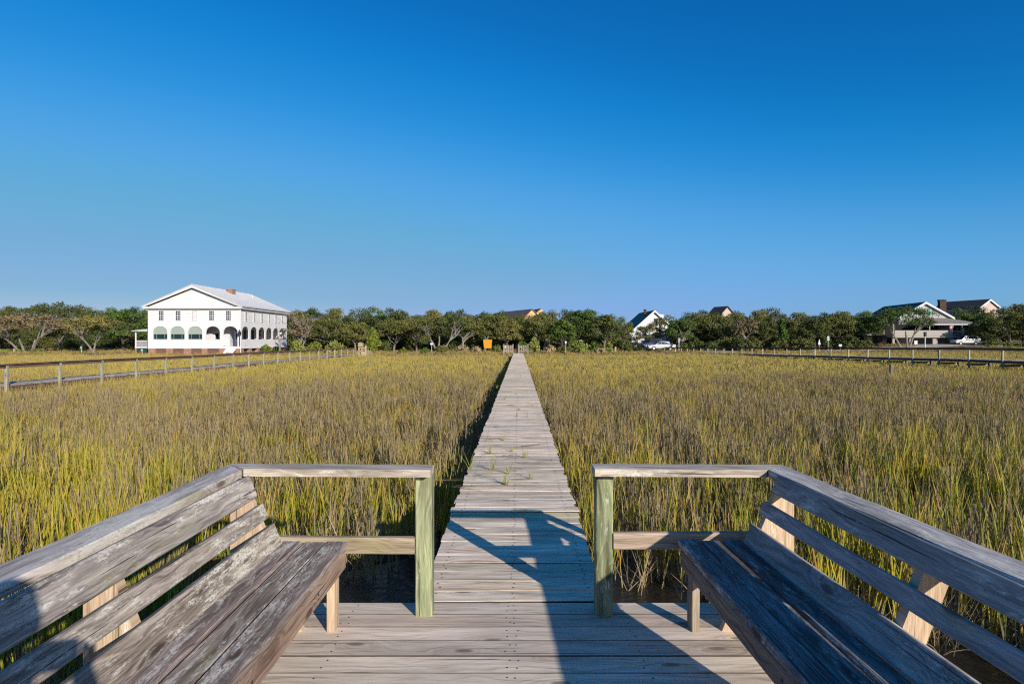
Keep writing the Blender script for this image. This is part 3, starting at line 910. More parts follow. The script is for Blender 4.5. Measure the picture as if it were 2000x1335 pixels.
def marsh():
    rng = np.random.default_rng(5)
    out = []
    def zone(y0, y1, dens, wid):
        A = 2*(1.15*(y0+y1)/2+7)*(y1-y0)
        n = int(A*dens)
        Y = rng.uniform(y0, y1, n*2); X = rng.uniform(-1, 1, n*2)*(1.15*y1+7)
        k = np.abs(X) < 1.15*Y+7
        return X[k], Y[k], np.full(k.sum(), wid)
    parts = [zone(-1, 9, 15, 0), zone(9, 18, 13, 0), zone(18, 34, 7.5, 1), zone(34, 60, 5.0, 2), zone(60, 92, 4.0, 3)]
    X = np.concatenate([p[0] for p in parts]); Y = np.concatenate([p[1] for p in parts]); Z = np.concatenate([p[2] for p in parts])
    e = 71.0 + 12.0*np.clip((X-6)/28, 0, 1)**2*(3-2*np.clip((X-6)/28, 0, 1)) + 5.0*np.clip((X-34)/36, 0, 1) + 1.3*np.sin(X*.23)
    n1 = sn(X*.9, Y*.9, 1); n2 = sn(X*.3, Y*.28, 2); n3 = sn(X*3.2, Y*3.2, 3)
    wc = -0.035+.0114*Y
    keep = Y < e + 1.5
    keep &= ~((X > wc-.80-.10*n3) & (X < wc+.66))
    # open water round the platform
    keep &= ~((X > -2.15+.12*n3) & (X < wc) & (Y < 5.75+.25*n3))
    keep &= ~((X < 1.9+1.9*np.clip((4.9-Y)/1.2, 0, 1)+.15*n3) & (X > wc) & (Y < 5.25+.2*n3))
    keep &= ~((X < 3.9+.3*n3) & (X > 0) & (Y < 4.7-.25*(X-1.9)+.15*n3))
    # beneath the two docks
    keep &= ~((X > -19.6) & (X < -18.2) & (Y < 69))
    xr = 33.5-.0857*Y
    keep &= ~((X > xr-.1) & (X < xr+1.5))
    keep &= (rng.random(len(X)) < .78 + .45*n1 + .35*n3) | (Y > 24)
    X, Y, Z, n1, n2, n3, e = [a[keep] for a in (X, Y, Z, n1, n2, n3, e)]
    n = len(X)
    wedge = X/np.maximum(Y, 1)
    # green by the creek, grey-brown and in flower farther in, gold towards the dry land
    gnear = 1/(1+np.exp((Y - (8.6 + 2.0*n2 + 1.2*n1 + 4.0*np.clip(-wedge-.45, 0, 1)*3 + 3.0*np.clip(wedge-.35, 0, 1)*2))/.9))
    gfar = 1/(1+np.exp(-(Y - (27 + 5*n2 - 5*np.clip(-wedge-.4, 0, 1)*3))/3.0))
    brown = np.clip(1-gnear-gfar, 0, 1)
    stalk = rng.random(n) < (.24*gnear + .66*brown*(.92+.35*n1) + .06*gfar)
    straw = rng.random(n) < (.22*gnear+.16*brown)
    farv = Z >= 2
    vid = np.where(stalk, rng.integers(4, 8, n), rng.integers(0, 4, n))
    vid = np.where(straw, rng.integers(8, 10, n), vid)
    vid = np.where(farv, np.where(stalk, rng.integers(13, 16, n), rng.integers(10, 13, n)), vid)
    green = np.array([.12, .20, .012]); lime = np.array([.41, .38, .028]); gold = np.array([.48, .42, .08]); olive = np.array([.22, .22, .03]); tan = np.array([.30, .235, .10]); rust = np.array([.44, .26, .09])
    u = np.clip(.5+.55*n1+rng.normal(0, .18, n), 0, 1)[:, None]
    cn = green*(1-u)+lime*u
    cb = olive*(1-u)+tan*u
    cf = gold*(1-.45*u)+olive*.45*u
    tint = cn*gnear[:, None] + cb*brown[:, None] + cf*gfar[:, None]
    rustw = np.clip((Y-(e-6))/5, 0, 1)[:, None]*.75
    tint = tint*(1-rustw)+rust*rustw
    tint *= rng.uniform(.85, 1.12, n)[:, None]
    tint = np.c_[tint, np.ones(n)]
    n4 = sn(X*6.1, Y*6.1, 8)
    h = .64 + .08*n2 + .07*n3 + .09*n4*(Y < 30) + rng.normal(0, .06, n) + .17*gnear + .03*brown
    h = np.where(Y > 34, h*.98, h)
    # lower beside the path
    dw = np.abs(X-(-0.035+.0114*Y)); h -= .06*np.clip(1-(dw-.6)/.5, 0, 1)*(Y > 12)
    sc = np.where(farv, 1.5, np.where(Z == 1, 1.25, 1.0))
    pos = np.c_[X, Y, np.where(Y > e-2, np.array([gz(a, b) for a, b in zip(X, Y)]) if False else MUD, MUD)]
    far = Y > e-3
    idx = np.where(far)[0]
    for i in idx: pos[i, 2] = gz(X[i], Y[i])
    h = np.where(far, h*.75, h)
    rot = np.c_[rng.normal(0, .05, n), rng.normal(0, .05, n), rng.uniform(0, 6.283, n)]
    scl = np.c_[sc, sc, h]
    scatter('marsh_grass', pos, rot, scl, vid, tint, 'tall green, gold and brown cordgrass filling the whole marsh')
marsh()

def land_grass():
    rng = np.random.default_rng(9)
    n = 15000
    X = rng.uniform(-85, 115, n); Y = rng.uniform(70, 118, n)
    e = np.array([edge_y(x) for x in X])
    n2 = sn(X*.35, Y*.35, 4)
    road = 91 + 4*np.clip(X/40, 0, 1)**2 + 9*np.clip((X-40)/40, 0, 1)
    k = (Y > e) & (np.abs(Y-road) > 2.5) & (rng.random(n) < .55+.5*n2) & (Y < e+30) & ~((X > -49) & (X < -34.5) & (Y > 76.5))
    k &= ~((X > 71) & (X < 96) & (Y > 104))
    X, Y, n2, e = X[k], Y[k], n2[k], e[k]; n = len(X)
    pos = np.c_[X, Y, [gz(a, b) for a, b in zip(X, Y)]]
    h = rng.uniform(.18, .42, n)*(1+.4*n2)
    w = rng.uniform(1.6, 2.6, n)
    t = np.where((rng.random(n) < .5)[:, None], np.array([.36,.27,.13]), np.array([.24,.25,.07]))
    t = t*rng.uniform(.8, 1.15, n)[:, None]
    scatter('dry_grass', pos, np.c_[rng.normal(0,.1,n), rng.normal(0,.1,n), rng.uniform(0,6.28,n)], np.c_[w, w, h], rng.integers(10, 13, n), np.c_[t, np.ones(n)], 'low dry grass and weeds on the land in front of the trees')
land_grass()

def wrack():
    """stalks and small green shoots lying on the boardwalk"""
    rng = np.random.default_rng(3)
    V = []; K = []
    for (px, py, L, ang, w) in ((905,938,.42,-.2,.010),(925,953,.36,-.35,.012),(1030,895,.55,.10,.010),(1050,905,.50,-.2,.010),(985,888,.5,-.12,.009),(1000,893,.3,.3,.009),(1060,872,.6,.38,.010),(965,928,.4,-.45,.012),(1015,845,.5,-.1,.010),(975,860,.4,.35,.012),(960,852,.35,.1,.011),(1050,855,.45,-.3,.010),(1035,938,.3,-.06,.008),(990,835,.4,.1,.010),(1010,792,.5,.2,.012),(995,765,.6,-.2,.012),(1000,742,.5,.1,.014),(985,815,.5,.2,.010), (1075,900,.3,-.3,.01)):
        Y = EYE*FPX/(py-664); X = (px-1000)/FPX*Y
        for r in range(5):
            a = ang + rng.normal(0, .12)
            strip(rng, (X-L/2+rng.normal(0,.03), Y+rng.normal(0,.05), .012), (math.cos(a), math.sin(a), .05), L*rng.uniform(.6,1.1), w*.8, 4, .06, 0, 1, .5, V, K)
    sh = ((962,918,.22),(990,947,.16),(1025,893,.16),(1035,935,.10),(983,946,.16),(992,925,.18),(957,885,.18),(918,915,.22),(1000,882,.1),(985,860,.10),(1010,812,.10),(1030,815,.12),(1016,735,.14),(1008,770,.12),(970,757,.12),(985,780,.16),(1015,800,.1))
    for (px, py, h) in sh:
        Y = EYE*FPX/(py-664); X = (px-1000)/FPX*Y
        for r in range(14):
            strip(rng, (X+rng.normal(0,.012), Y+rng.normal(0,.01), -.01), (rng.normal(0,.3), rng.normal(0,.3), 1), h*rng.uniform(.5,1.25), .006, 3, rng.uniform(0,.7), 0, .3, 0.0, V, K)
    V = np.array(V, dtype=np.float32).reshape(-1, 3); K = np.array(K, dtype=np.float32)
    t = NT('wrack_mat')
    a = t.node("ShaderNodeAttribute", _attribute_name="rnd")
    s = t.node("ShaderNodeSeparateColor"); t.l.new(a.outputs["Color"], s.inputs[0])
    c = t.mix(t.ramp(s.outputs[2], [(0.2, 0.0), (0.3, 1.0)]), (0.26, 0.27, 0.05), t.mix(s.outputs[0], (0.14, 0.09, 0.06), (0.34, 0.25, 0.13)))
    o = quads_mesh('fallen_stalks', V, len(K), K, t.out(c, .7, .2))
    tag(o, 'loose dry stalks and small green shoots scattered over the boardwalk', 'plant debris', kind='stuff')
wrack()
# ---------------------------------------------------------------- trees
def leaf_mat(name, dark, light, warm, spec=0.1):
    t = NT(name)
    a = t.node("ShaderNodeAttribute", _attribute_name="rnd")
    s = t.node("ShaderNodeSeparateColor"); t.l.new(a.outputs["Color"], s.inputs[0])
    oi = t.node("ShaderNodeObjectInfo").outputs["Random"]
    c = t.mix(s.outputs[0], dark, light)
    c = t.mix(t.ramp(s.outputs[1], [(0.6, 0.0), (1.0, 0.7)]), c, warm)
    c = t.mix(1.0, c, t.ramp(oi, [(0.0, (0.80,0.88,0.9)), (1.0, (1.2,1.1,1.0))]), 'MULTIPLY')
    return t.out(c, 0.7, spec)
LM = {
 'oak': leaf_mat('oak_leaf', (0.041,0.057,0.018), (0.128,0.142,0.041), (0.189,0.162,0.054)),
 'olive': leaf_mat('olive_leaf', (0.061,0.074,0.024), (0.189,0.182,0.054), (0.257,0.189,0.074)),
 'brown': leaf_mat('brown_leaf', (0.081,0.069,0.040), (0.196,0.161,0.092), (0.276,0.207,0.127)),
 'bright': leaf_mat('bright_leaf', (0.057,0.092,0.017), (0.184,0.230,0.040), (0.287,0.265,0.057)),
 'lime': leaf_mat('lime_leaf', (0.115,0.149,0.029), (0.299,0.322,0.081), (0.437,0.414,0.149)),
 'dark': leaf_mat('dark_leaf', (0.027,0.046,0.016), (0.088,0.108,0.032), (0.135,0.128,0.047)),
 'green': leaf_mat('green_leaf', (0.034,0.068,0.016), (0.108,0.162,0.034), (0.162,0.189,0.041)),
 'beige': leaf_mat('beige_leaf', (0.17,0.13,0.07), (0.36,0.29,0.17), (0.45,0.38,0.25)),
}
BARK = {}
for nm, c in (('pale', (0.27,0.24,0.205)), ('mid', (0.22,0.19,0.155)), ('dark', (0.09,0.075,0.06))):
    t = NT(nm+'_bark'); co = t.node("ShaderNodeTexCoord").outputs["Object"]
    n = t.noise(t.mapv(co, (6,6,1.5)), 1.0, 6, 0.65)
    t.bump(n, .6, .04)
    BARK[nm] = t.out(t.mix(t.ramp(n, [(0.35,0.0),(0.65,1.0)]), tuple(x*.5 for x in c), c), .9, .1)

def leaves(rng, centers, radii, per, size, flat=.7, shell=.5):
    n = len(centers)*per
    ci = np.repeat(np.arange(len(centers)), per)
    d = rng.normal(0, 1, (n, 3)); d /= np.linalg.norm(d, axis=1)[:, None]
    d[:, 2] = np.where(d[:, 2] < -.35, -d[:, 2], d[:, 2])
    r = radii[ci]*(shell+(1-shell)*rng.random(n)**.7)*(1+rng.normal(0, .10, n))
    p = centers[ci] + d*r[:, None]*np.array([1, 1, flat])
    nr = d + rng.normal(0, .55, (n, 3)); nr /= np.linalg.norm(nr, axis=1)[:, None]
    a = np.cross(nr, rng.normal(0, 1, (n, 3))); a /= np.linalg.norm(a, axis=1)[:, None]
    b = np.cross(nr, a)
    s = size*rng.uniform(.6, 1.35, n)
    a *= (s*.5)[:, None]; b *= (s*.32)[:, None]
    V = np.stack([p-a*.9-b*.3, p-a*.1-b, p+a*1.1+b*.2, p+a*.1+b], axis=1).reshape(-1, 3)
    cr = rng.random(len(centers))
    col = np.c_[np.clip(.55*cr[ci]+.45*rng.random(n), 0, 1), rng.random(n)*.5+.5*cr[::-1][ci], rng.random(n), np.ones(n)]
    return V, col

def limb(rng, mb, a, b, r0, r1, wig, col, segs=5, sides=5):
    a = np.array(a, float); b = np.array(b, float); L = np.linalg.norm(b-a)
    pts = []
    o = np.zeros(3)
    for i in range(segs+1):
        u = i/segs
        if 0 < i < segs: o = o + rng.normal(0, wig*L/segs, 3)
        arch = np.array([0, 0, .10*L*math.sin(math.pi*u)])
        pts.append(a*(1-u)+b*u+o*(1-u*.5 if i < segs else 0)+arch)
    rad = [r0*(1-i/segs)+r1*i/segs for i in range(segs+1)]
    mb.tube(pts, rad, sides, col=col)
    return pts

def make_tree(name, loc, W, H, full=False, leafm='oak', bark='mid', seed=1, kind='oak', trunks=1, low=.25, per=75, nclust=34, lsize=.30, lean=0.0, D=None, limbs=9, density=1.0, **lab):
    rng = np.random.default_rng(seed)
    root = empty(name, loc, **lab)
    D = D or W*.8
    mb = MB()
    if kind in ('oak', 'open'):
        cz = H*(.5+low*.5); rz = H*(1-low)/2
        cs = []
        while len(cs) < nclust:
            v = rng.normal(0, 1, 3); v /= np.linalg.norm(v)
            if v[2] < (-1.1 if full else -.55): continue
            q = .55+.35*rng.random()
            cs.append((v[0]*W/2*q, v[1]*D/2*q, cz+v[2]*rz*q - (.0 if v[2] > 0 else rz*.1)))
        cs = np.array(cs)
        cs[:, 0] += lean*(cs[:, 2]/H)
        R = np.minimum(W, H*1.1)*rng.uniform(.11, .19, nclust)
        # stems and limbs
        stems = []
        for k in range(trunks):
            bx = (k-(trunks-1)/2)*.45 + rng.normal(0, .12); by = rng.normal(0, .25)
            tx = bx + (k-(trunks-1)/2)*W*.17 + rng.normal(0, W*.04) + lean*.35
            tp = (tx, by+rng.normal(0, D*.05), H*(.34 if kind == 'oak' else .40))
            r0 = .032*H*(1.0 if trunks == 1 else .72)
            pts = limb(rng, mb, (bx, by, -.3), tp, r0*1.25, r0*.72, .10, (rng.random(),)*3+(1,), 5, 7)
            stems.append((pts, r0))
        order = np.argsort(-np.abs(cs[:, 0])-np.abs(cs[:, 2]-cz)*.4)[:limbs]
        for i in order:
            pts, r0 = stems[int(np.argmin([abs(s[0][-1][0]-cs[i][0]) for s in stems]))]
            st = pts[-1] if rng.random() < .5 else pts[3]
            lp = limb(rng, mb, st, cs[i], r0*.55, r0*.12, .16, (rng.random(),)*3+(1,), 5, 5)
            for q in range(2):
                j = int(rng.integers(2, 5)); e = np.array(lp[j])+rng.normal(0, 1, 3)*np.array([W*.10, D*.08, H*.07])+np.array([0, 0, H*.06])
                limb(rng, mb, lp[j], e, r0*.25, r0*.05, .15, (rng.random(),)*3+(1,), 3, 4)
        V, col = leaves(rng, cs, R, int(per*density*1.35), lsize*.86)
    elif kind == 'cedar':
        n = nclust; z = rng.random(n)**.85
        ww = W/2*(1-z)**.7*.8+.05
        a = rng.uniform(0, 6.28, n); q = np.sqrt(rng.random(n))
        cs = np.c_[np.cos(a)*ww*q, np.sin(a)*ww*q, H*(.08+.86*z)]
        R = .13*W*(1.3-z*.7)+.05
        V, col = leaves(rng, cs, R, per, lsize, flat=1.5)
        limb(rng, mb, (0,0,-.2), (0,0,H*.9), .03*H, .01, .02, (.5,)*3+(1,), 4, 6)
    elif kind == 'bare':
        for k in range(max(trunks, 2)):
            a = rng.uniform(0, 6.28)
            base = (rng.normal(0, .15), rng.normal(0, .15), -.2)
            tp = (rng.normal(0, W*.15), rng.normal(0, D*.1), H*rng.uniform(.35, .5))
            pts = limb(rng, mb, base, tp, .022*H, .012*H, .1, (.5,)*3+(1,), 4, 5)
            for q in range(limbs):
                e = np.array([rng.normal(0, W*.28), rng.normal(0, D*.25), H*rng.uniform(.5, 1.0)])
                lp = limb(rng, mb, pts[int(rng.integers(2, 5))], e, .009*H, .002*H, .12, (rng.random(),)*3+(1,), 4, 4)
                for w in range(3):
                    j = int(rng.integers(1, 5)); e2 = np.array(lp[j])+rng.normal(0, 1, 3)*np.array([W*.09, D*.08, H*.08])
                    limb(rng, mb, lp[j], e2, .004*H, .001*H, .1, (rng.random(),)*3+(1,), 2, 3)
        cs = np.c_[rng.normal(0, W*.22, nclust), rng.normal(0, D*.2, nclust), H*rng.uniform(.4, .95, nclust)]
        R = np.full(nclust, W*.12)
        V, col = leaves(rng, cs, R, per, lsize, shell=.1)
    else:   # bush
        n = nclust
        v = rng.normal(0, 1, (n, 3)); v /= np.linalg.norm(v, axis=1)[:, None]; v[:, 2] = np.abs(v[:, 2])
        cs = v*np.array([W/2, D/2, H*.85])*.72*rng.uniform(.5, 1.0, n)[:, None]
        cs[:, 2] += H*.06
        R = np.minimum(W, H*1.4)*rng.uniform(.13, .22, n)
        V, col = leaves(rng, cs, R, per, lsize, flat=1.0)
        for k in range(5):
            e = cs[int(rng.integers(0, n))]
            limb(rng, mb, (rng.normal(0,.1), rng.normal(0,.1), -.2), e, .02*H+.01, .008, .1, (.5,)*3+(1,), 3, 4)
    mb.build('trunk' if kind not in ('bush',) else 'stem', BARK[bark], root)
    if len(V): quads_mesh('crown' if kind != 'bush' else 'foliage', V, len(col), col, LM[leafm], root)
    return root

def tree(px, top, Y, wpx, name='oak_tree', label=None, cat='tree', group=None, base=None, **kw):
    X = (px-1000)/FPX*Y
    z0 = gz(X, Y) if base is None else base
    zt = EYE+(664-top)*Y/FPX
    if kw.get('kind', 'oak') in ('oak', 'open'): wpx *= 1.12; kw['nclust'] = int(kw.get('nclust', 34)*1.25)
    return make_tree(name, (X, Y, z0), wpx*Y/FPX, zt-z0, label=label, cat=cat, group=group, seed=int(px*7+top), **kw)

# dense wood behind: one set of crowns copied along the line
def canopy():
    protos = []
    for k in range(7):
        o = make_tree('oak_tree', (0,0,0), 9.0, 7.0, full=True, leafm=('oak','oak','dark','olive','oak','green','dark')[k], bark='dark', seed=500+k, low=.04, per=100, nclust=64, lsize=.30, limbs=5, cat='tree',
                      label='dense evergreen oak crown in the unbroken tree line', group='evergreen oaks of the tree line')
        protos.append(o); o["used"] = 0
    spots = []
    def row(a):
        for (px, top, Y, w) in a: spots.append((px, top, Y, w))
    row([(-95,604,108,95),(-45,603,104,90),(5,600,112,90),(48,597,110,80),(92,591,116,90),(138,596,112,80),(182,601,108,75),(222,603,106,70),(262,601,104,66),
         (310,604,112,80),(365,606,110,80),(425,606,112,80),(485,606,110,80),(540,606,108,70)])
    row([(582,606,104,70),(612,603,110,70),(655,602,108,78),(700,605,106,72),(735,602,110,80),(775,603,104,75),(815,608,108,70),(850,605,112,72),(885,606,106,70),(925,606,112,78),(965,607,108,74),(1003,611,110,60),(1030,616,106,46)])
    row([(1078,606,104,60),(1112,605,110,62),(1150,606,112,56),(1186,616,108,56),(1214,620,114,42),(1240,668,100,30)])
    row([(1345,612,118,70),(1388,607,112,80),(1432,608,116,70),(1470,606,112,70),(1508,604,114,76),(1548,610,112,60),(1585,614,114,62),(1622,611,112,66),(1658,607,116,60),(1692,609,112,60),(1722,616,118,60)])
    row([(1935,612,118,60),(1962,600,122,80),(2000,592,120,90),(2050,596,118,100),(2110,600,118,90),(1330,628,112,60)])
    # a second rank that keeps the dark understory closed
    row([(x, 622, 122+(x % 5), 84) for x in range(-60, 290, 48)])
    row([(x, 622, 124+(x % 5), 84) for x in range(585, 1215, 50)])
    row([(x, 624, 128+(x % 5), 84) for x in range(1335, 1740, 50)])
    row([(x, 640, 130+(x % 4), 70) for x in range(-80, 300, 34)])
    row([(x, 640, 130+(x % 4), 70) for x in range(570, 1230, 34)])
    row([(x, 642, 134+(x % 4), 70) for x in range(1320, 1740, 34)])
    row([(x, 640, 136+(x % 4), 70) for x in range(1930, 2120, 40)])
    row([(1876, 604, 130, 60), (1905, 601, 130, 64), (1850, 618, 128, 50)])
    # low shrubs-height oaks closing the ground line
    row([(x, 640, 100+(x % 3), 58) for x in (70, 110, 150, 222, 262)])
    used = set()
    for i, (px, top, Y, w) in enumerate(spots):
        k = (i*3+int(px)) % 7
        src = protos[k]
        o = src if k not in used else copy_tree(src)
        used.add(k)
        X = (px-1000)/FPX*Y; z0 = gz(X, Y)
        H = EYE+(664-top)*Y/FPX - z0
        s = w*Y/FPX/9.0
        o.location = (X, Y, z0)
        o.rotation_euler = (0, 0, rnd.uniform(0, 6.28))
        o.scale = (s*1.12, s*1.12, H/7.0*1.02)
canopy()
for o in list(scene.objects):
    if "used" in o: del o["used"]

# the trees one can tell apart, left to right
tree(-20, 616, 86, 95, leafm='brown', bark='pale', kind='open', low=.40, trunks=2, label='brownish open oak cut by the left edge of the view', limbs=12)
tree(50, 612, 82, 150, leafm='brown', bark='pale', kind='open', low=.42, trunks=4, nclust=40, per=60, limbs=16, label='wide olive-brown oak with several forked pale trunks, furthest from the white arcaded house')
tree(118, 626, 90, 62, leafm='olive', bark='pale', kind='oak', low=.35, label='small olive oak between the fork-trunked oak and the leaning one')
tree(182, 619, 80, 112, leafm='olive', bark='pale', kind='open', low=.46, trunks=2, nclust=30, per=60, limbs=14, label='low spreading oak with a pale trunk and long limb reaching sideways over bare ground', lean=-.3)
tree(245, 606, 90, 92, leafm='green', bark='dark', low=.12, nclust=44, label='full deep green oak close to the porch of the white arcaded house')
tree(20, 676, 79, 60, kind='bush', name='shrub', cat='shrub', leafm='bright', bark='dark', label='low green shrub under the fork-trunked oak', nclust=16, per=50)
tree(72, 678, 79, 36, kind='bush', name='shrub', cat='shrub', leafm='olive', bark='dark', label='low olive shrub between the fork-trunked oak and the leaning one', nclust=12, per=50)
# beside the house
tree(585, 608, 86, 62, leafm='brown', bark='pale', kind='bare', limbs=11, trunks=4, nclust=24, per=28, label='grey leafless bushy tree against the far corner of the white arcaded house')
tree(547, 634, 76, 26, leafm='brown', bark='pale', kind='bare', limbs=4, trunks=1, nclust=1, per=1, label='thin bare sapling in front of the side arches of the white house')
for (px, top, w, lm, lb) in ((518, 668, 26, 'bright', 'small leafy shrub under the side arches of the white house'), (541, 670, 22, 'green', 'dark little shrub beside the bare sapling'),
                             (582, 658, 44, 'lime', 'yellow-green shrub just right of the bare sapling'), (617, 660, 40, 'bright', 'rounded green shrub between two yellow-green ones'),
                             (652, 657, 46, 'lime', 'broad yellow-green shrub ending the row by the white house')):
    tree(px, top, 82 if px > 560 else 78, w, kind='bush', name='shrub', cat='shrub', leafm=lm, bark='dark', label=lb, nclust=22, per=50, lsize=.26)
tree(640, 622, 98, 80, leafm='oak', bark='pale', kind='open', low=.2, nclust=34, label='dark oak showing thin pale branches behind the shrub row', limbs=14)
tree(696, 628, 98, 62, leafm='oak', bark='mid', low=.15, label='mid-height oak behind the tan gatehouse of the long dock')
tree(728, 641, 86, 42, name='cedar_tree', kind='cedar', leafm='bright', bark='dark', nclust=60, per=45, lsize=.26, label='bright green cone-shaped cedar right of the tan gate')
tree(768, 622, 98, 74, leafm='oak', bark='mid', low=.30, label='dark oak arching above the sandy track')
tree(812, 620, 97, 60, leafm='olive', bark='mid', kind='open', low=.4, label='olive oak left of the grey-limbed tree', limbs=12)
tree(858, 612, 93, 112, leafm='oak', bark='pale', kind='open', low=.42, trunks=3, nclust=28, per=48, limbs=20, D=6, label='large oak with many pale grey twisting limbs showing')
tree(903, 622, 96, 70, leafm='olive', bark='pale', kind='open', low=.38, trunks=1, limbs=12, lean=1.0, label='olive oak between the grey-limbed oak and the orange bin')
tree(948, 618, 97, 74, leafm='oak', bark='pale', kind='open', low=.35, trunks=1, limbs=9, lean=1.4, label='oak with one slanting pale trunk above the orange bin')
tree(992, 625, 97, 58, leafm='olive', bark='mid', kind='open', low=.2, label='thin olive tree behind the gate at the end of the boardwalk')
for (px, top, Y, w, lm, nm, lb) in ((787, 676, 86, 18, 'bright', 'shrub', 'small spiky green shrub at the edge of the sandy track'),
    (828, 676, 86, 22, 'green', 'shrub', 'small dark shrub beneath the grey-limbed oak'),
    (862, 668, 88, 44, 'olive', 'shrub', 'olive shrub right of the foot of the grey-limbed oak'),
    (900, 670, 87, 42, 'beige', 'shrub', 'straw-coloured dry shrub left of the orange bin'),
    (930, 671, 86, 30, 'beige', 'shrub', 'straw-coloured dry shrub touching the orange bin'),
    (972, 668, 88, 26, 'olive', 'shrub', 'olive-brown shrub between the orange bin and the gate'),
    (1043, 646, 85, 30, 'lime', 'shrub', 'tall lime-green shrub just right of the gate'),
    (1022, 655, 90, 34, 'green', 'shrub', 'green shrub rising behind the open gate'),
    (1075, 667, 84, 24, 'beige', 'shrub', 'greyish dry shrub second right of the gate'),
    (1100, 671, 84, 30, 'olive', 'shrub', 'low olive shrub beside the small white marker'),
    (1130, 650, 85, 44, 'lime', 'shrub', 'biggest lime-green shrub midway between the gate and the white gabled house'),
    (1163, 657, 87, 30, 'green', 'shrub', 'dark green shrub between two lime ones'),
    (1191, 652, 86, 20, 'lime', 'shrub', 'slim lime-green shrub nearest the white gabled house'),
    (1172, 674, 84, 40, 'beige', 'shrub', 'low dry shrub strip under the slim lime-green shrub')):
    tree(px, top, Y, w, kind='bush', name=nm, cat='shrub', leafm=lm, bark='dark', label=lb, nclust=20, per=50, lsize=.25)
tree(1058, 607, 98, 66, leafm='oak', bark='pale', kind='open', low=.2, trunks=2, nclust=40, label='tall dark oak hiding the end of the brown-roofed house')
tree(1100, 622, 95, 46, leafm='green', bark='dark', low=.1, nclust=36, label='dense green tree behind the biggest lime-green shrub')
tree(1138, 601, 100, 62, leafm='green', bark='dark', low=.1, nclust=44, label='tallest tree between the boardwalk and the white gabled house')
tree(1180, 614, 98, 60, leafm='oak', bark='mid', low=.12, nclust=40, label='round oak left of the green-roofed white gable')
tree(1213, 628, 103, 40, leafm='olive', bark='mid', low=.1, nclust=30, label='olive tree touching the left eave of the white gabled house')
tree(1268, 628, 108, 56, leafm='oak', bark='pale', kind='open', low=.1, nclust=24, per=60, limbs=12, label='small open oak across the front of the white gabled house')
tree(1300, 616, 108, 50, leafm='olive', bark='pale', kind='open', low=.2, nclust=24, per=55, limbs=16, trunks=2, label='sparse pale-limbed tree at the right corner of the white gabled house')
tree(1330, 620, 104, 56, leafm='green', bark='pale', kind='open', low=.15, nclust=34, limbs=10, label='oak with a forked pale branch behind the sedan')
tree(1362, 612, 108, 66, leafm='oak', bark='dark', low=.1, nclust=40, label='round dark oak left of the small roof above the trees')
tree(1408, 615, 106, 70, leafm='olive', bark='dark', low=.08, nclust=44, label='broad brownish oak under the small roof above the trees')
tree(1457, 622, 100, 52, leafm='brown', bark='pale', kind='open', low=.42, nclust=24, limbs=10, label='small brown-crowned tree on a thin pale trunk')
tree(1493, 612, 108, 52, leafm='dark', bark='dark', low=.1, nclust=36, label='dark oak right of the brown-crowned tree')
tree(1528, 622, 100, 34, name='cedar_tree', kind='cedar', leafm='green', bark='dark', nclust=60, per=45, label='green cone-shaped cedar right of the brown-crowned tree')
tree(1562, 640, 98, 36, kind='bush', name='shrub', cat='shrub', leafm='olive', bark='dark', label='olive shrub at the foot of the green cedar', nclust=24, per=50)
tree(1590, 615, 104, 58, leafm='dark', bark='dark', low=.1, nclust=40, label='dark oak above the triangular sign')
tree(1640, 612, 106, 60, leafm='oak', bark='dark', low=.1, nclust=40, label='dark oak left of the small pale shed')
tree(1690, 614, 106, 56, leafm='green', bark='dark', low=.18, nclust=40, label='green oak over the small pale shed')
tree(1768, 599, 102, 112, leafm='green', bark='pale', kind='open', low=.36, trunks=3, nclust=42, per=70, limbs=14, label='spreading green oak on pale leaning trunks, before the veranda house')
tree(1924, 622, 108, 56, leafm='dark', bark='pale', kind='open', low=.1, nclust=44, limbs=10, label='dark oak touching the white off-roader')
tree(1968, 612, 106, 80, leafm='oak', bark='mid', kind='open', low=.15, nclust=44, label='big dark oak right of the veranda house')
tree(2030, 604, 104, 90, leafm='dark', bark='mid', low=.15, nclust=44, label='dark oak cut by the right edge of the view')
ub = None
for i, px in enumerate(list(range(560, 700, 30))+list(range(755, 990, 27))+list(range(1060, 1235, 26))+list(range(1330, 1700, 28))):
    Yb = 98.5+(i*7 % 5)*.9; X = (px-1000)/FPX*Yb
    if abs(px-815) < 42: Yb += 6
    if ub is None:
        ub = make_tree('undergrowth_shrub', (0,0,0), 4.2, 2.6, kind='bush', leafm='oak', bark='dark', seed=77, nclust=26, per=55, lsize=.28, label='dark green shrub under the trees of the tree line', cat='shrub', group='dark shrubs beneath the tree line')
        o = ub
    else: o = copy_tree(ub)
    o.location = ((px-1000)/FPX*Yb, Yb, gz((px-1000)/FPX*Yb, Yb)); o.rotation_euler = (0,0,i*1.7)
    s_ = rnd.uniform(.75, 1.3); o.scale = (s_, s_, rnd.uniform(.7, 1.25))
for (px, top, w, lb) in ((1648, 668, 50, 'low dark bush left of the pale shed'), (1935, 662, 40, 'green bush beside the white off-roader'), (1980, 664, 60, 'dark bush by the right edge under the oaks')):
    tree(px, top, 102, w, kind='bush', name='shrub', cat='shrub', leafm='green', bark='dark', label=lb, nclust=18, per=50)
